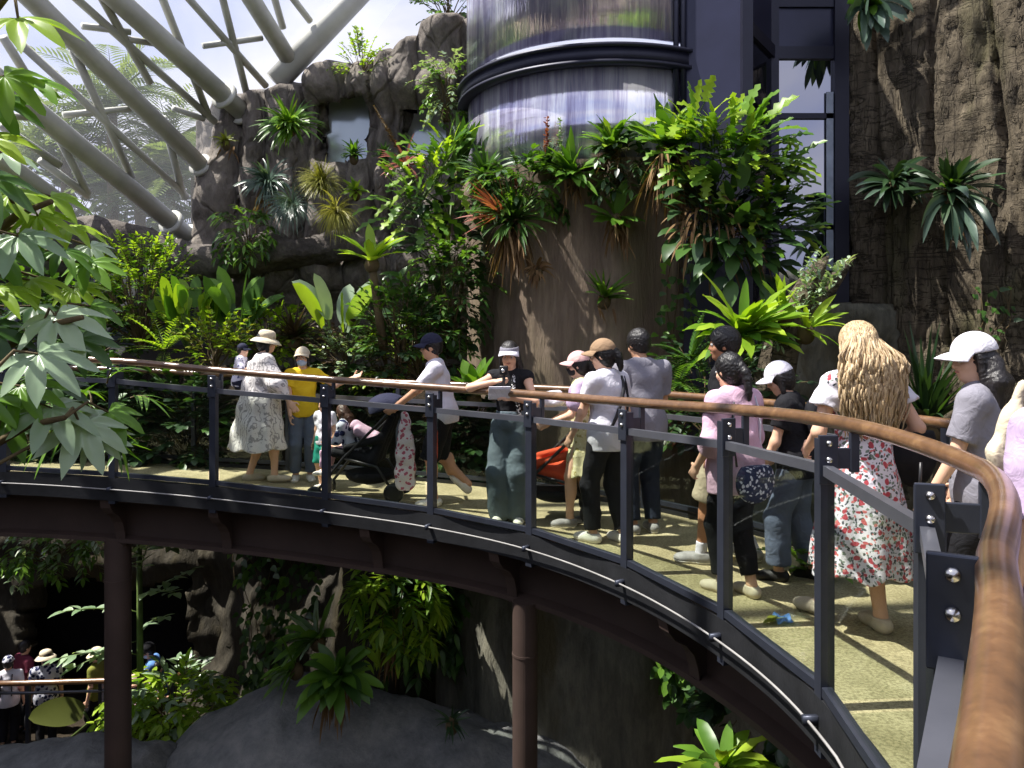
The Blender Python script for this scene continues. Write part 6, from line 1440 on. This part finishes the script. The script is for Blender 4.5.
creeper('ivy_creeper', 'dark-leaved creeper covering the rock beside the cave mouth', [(545, 232, 330), (600, 236, 320), (650, 240, 290), (690, 245, 275)], 11.4, 300, .15, .055, 'deep', 'mid', dfn=lambda px: 12.3-.0085*(px-232))
shrub('hanging_bush', 'long-leaved sunlit foliage hanging in the middle below the girder', 393, 606, 9.25, .56, .36, 70, .26, .030, 'bright', P_lance, 5, -.1, m2='mid', droop=1.6, cat='bush')
shrub('hanging_bush', 'shaded dark foliage around the sunlit patch below the girder', 420, 622, 9.9, .55, .62, 110, .22, .04, 'deep', P_lance, 5, -.1, m2='dark', droop=1.5, cat='bush')
nest('nest_fern', 'bright small nest fern glowing above the boulder', 392, 640, 9.2, 16, .42, .05, 'bright', (0, -.4, .9), (.1, 1.3), .6, P_strap, 30, .4, FRONT, .1)
nest('nest_fern', 'broad arching fern with a dead skirt low on the boulder', 338, 678, 8.2, 26, .56, .065, 'mid', (-.1, -.5, .8), (.2, 1.4), 1.0, P_strap, 40, .5, FRONT, .1, extra=(12, .5, .06, 'deep'))
nest('nest_fern', 'fern with pale lit fronds at the crest of the boulder', 318, 640, 9.0, 16, .55, .055, 'mid', (-.5, -.4, .6), (.1, 1.2), .9, P_strap, 0, .4, FRONT, .12, extra=(8, .5, .05, 'pale'))
nest('nest_fern', 'fern with long fronds reaching along the boulder towards the pillar', 296, 668, 8.8, 12, .5, .04, 'mid', (-.7, -.4, .4), (.1, 1.1), .9, P_strap, 0, .4, FRONT, .12)
nest('small_fern', 'little dark tuft on the shaded boulder face', 452, 722, 8.0, 22, .26, .014, 'dark', (0, -.7, .6), (.1, 1.3), .9, P_lin, 0, .2, FRONT)
creeper('ivy_creeper', 'creeper with a few pale leaves hanging under the walkway on the trunk wall', [(585, 625, 668), (620, 640, 700), (660, 655, 700), (700, 668, 698)], 8.75, 170, .17, .05, 'deep', 'mid', prof=P_lance, jit=.25)
r = nest('nest_fern', 'sunlit nest fern at the bottom below the walkway, with long toothed fronds', 722, 772, 4.6, 18, .42, .040, 'bright', (-.1, -.25, .95), (.3, 1.3), .75, P_strap, 0, .3, None, .16, extra=(10, .36, .04, 'mid'))
mb = MB(); p = W(722, 780, 4.6); mb.tube([Vector((p.x, p.y, -5.5)), Vector((p.x+.05, p.y, -3)), p], [.12, .09, .06], 10); mb.build('trunk', stem_m, r)
shrub('hanging_bush', 'dim foliage in the shade under the walkway at the right', 770, 690, 7.6, .7, .5, 70, .18, .05, 'dark', P_oval, 5, .1, m2='deep', cat='bush')
shrub('corner_plant', 'light-green small plant under the near end of the walkway', 868, 768, 4.4, .20, .16, 30, .10, .03, 'bright', P_oval, 4, .6, m2='pale', tl=.14, cat='plant')
b = plant('broad_leaf', 'one huge olive-green leaf in front of the lower railing', W(62, 745, 11.6), 'plant'); mb = MB(); mb.tube([W(62, 745, 11.6), W(90, 722, 11.5), W(84, 712, 11.4)], .02, 6); mb.build('stalk', gstem_m, b)
mb = MB(); mb.blade(W(84, 712, 11.4), (-1, -.1, .15), (0, -.9, .3), .80, .24, lambda t: P_oval(min(1, t*1.0))*(1-.35*t), .5, .12, 10); mb.build('blade', M_leaf('leaf_dull_olive', hexc(70, 78, 26), hexc(92, 100, 36), .2, .6), b)
# lower railing
r = thing('lower_railing', 'wooden rail on a steel post along the lower path in front of the cave', 'railing', W(27, 760, 12.35))
mb = MB(); mb.tube([W(-80, 685, 12.3), W(30, 683, 12.35), W(130, 680, 12.45), W(176, 677, 12.5), W(190, 668, 12.9)], .045, 10); mb.build('handrail', rail_m, r)
mb = MB(); mb.tube([W(-80, 693, 12.3), W(30, 693, 12.35), W(130, 690, 12.45), W(178, 688, 12.5)], .025, 8); mb.build('mid_bar', midbar_m, r)
for px in (-45, 27, 100, 172):
    a = W(px, 684, 12.4); mb = MB(); mb.box((a.x, a.y+.03, (a.z-5.38)/2), (.03, .03, (a.z+5.38)/2)); mb.build('post', steel, r, smooth=False)
# litter on the walkway floor
p = W(783, 616, 4.3); p.z = deck_z(p.x, p.y)+.004; w = thing('wrapper', 'crumpled blue and white wrapper lying on the walkway floor', 'litter', p); mb = MB()
for i in range(6):
    for j in range(5): mb.v.append((p.x-.05+i*.02+U(-.004, .004), p.y-.06+j*.03, p.z+U(.0, .035)))
mb.f = [(i*5+j, i*5+5+j, i*5+6+j, i*5+1+j) for i in range(5) for j in range(4)]; mb.m = [0]*20; mb.build('foil', blue_f, w, smooth=False)
p = W(763, 612, 4.25); p.z = deck_z(p.x, p.y)+.012; mb = MB(); mb.blade(p, (.9, .3, .1), UP, .16, .03, P_lance, .1, .3, 5, .1); mb.blade(p+Vector((.03, .02, .01)), (.8, .6, .1), UP, .10, .02, P_lance, .1, .3, 5, .1); tag(mb.build('fallen_leaf', G['olive']), 'fallen green leaf lying on the walkway floor', 'leaf')
# ================================================================== light and camera
wd = bpy.data.worlds.new('sky'); S.world = wd; wd.use_nodes = True
t = wd.node_tree; t.nodes.clear(); wo = t.nodes.new('ShaderNodeOutputWorld'); bg = N(t, 'Background')
tc = N(t, 'TexCoord'); mp = N(t, 'Mapping'); mp.inputs['Scale'].default_value = (1, 1, 2.2); L(t, tc.outputs['Generated'], mp.inputs[0])
cl = noise_n(t, mp.outputs[0], 1.9, 6, .55, .3)
L(t, ramp(t, cl, [(.36, hexc(176, 190, 236)), (.6, hexc(240, 240, 250))]), bg.inputs[0])
bg.inputs[1].default_value = 1.15
L(t, bg.outputs[0], wo.inputs[0])
sd = bpy.data.lights.new('sun', 'SUN'); sd.energy = 11; sd.angle = math.radians(.6); sd.color = (1.0, .95, .86)
so = bpy.data.objects.new('sun', sd); COL.objects.link(so); so.location = (0, 0, 20)
so.rotation_euler = Vector((-.55, -.05, 1)).to_track_quat('Z', 'Y').to_euler()
cd = bpy.data.cameras.new('camera'); co = bpy.data.objects.new('camera', cd); COL.objects.link(co); S.camera = co
co.location = (0, 0, CH); co.rotation_euler = (math.pi/2, 0, 0)
cd.sensor_fit = 'HORIZONTAL'; cd.sensor_width = 36; cd.lens = F/1024*36; cd.shift_y = -(384-HY)/1024
cd.clip_start = .05; cd.clip_end = 200
vs_ = S.view_settings; S.display_settings.display_device = 'sRGB'; vs_.view_transform = 'Standard'; vs_.look = 'None'; vs_.exposure = 0.0; vs_.gamma = 1; vs_.use_curve_mapping = False
S.cycles.max_bounces = 7; S.cycles.transparent_max_bounces = 16; S.cycles.diffuse_bounces = 3; S.cycles.glossy_bounces = 3; S.cycles.transmission_bounces = 3
S.cycles.caustics_reflective = False; S.cycles.caustics_refractive = False; S.cycles.sample_clamp_indirect = 4
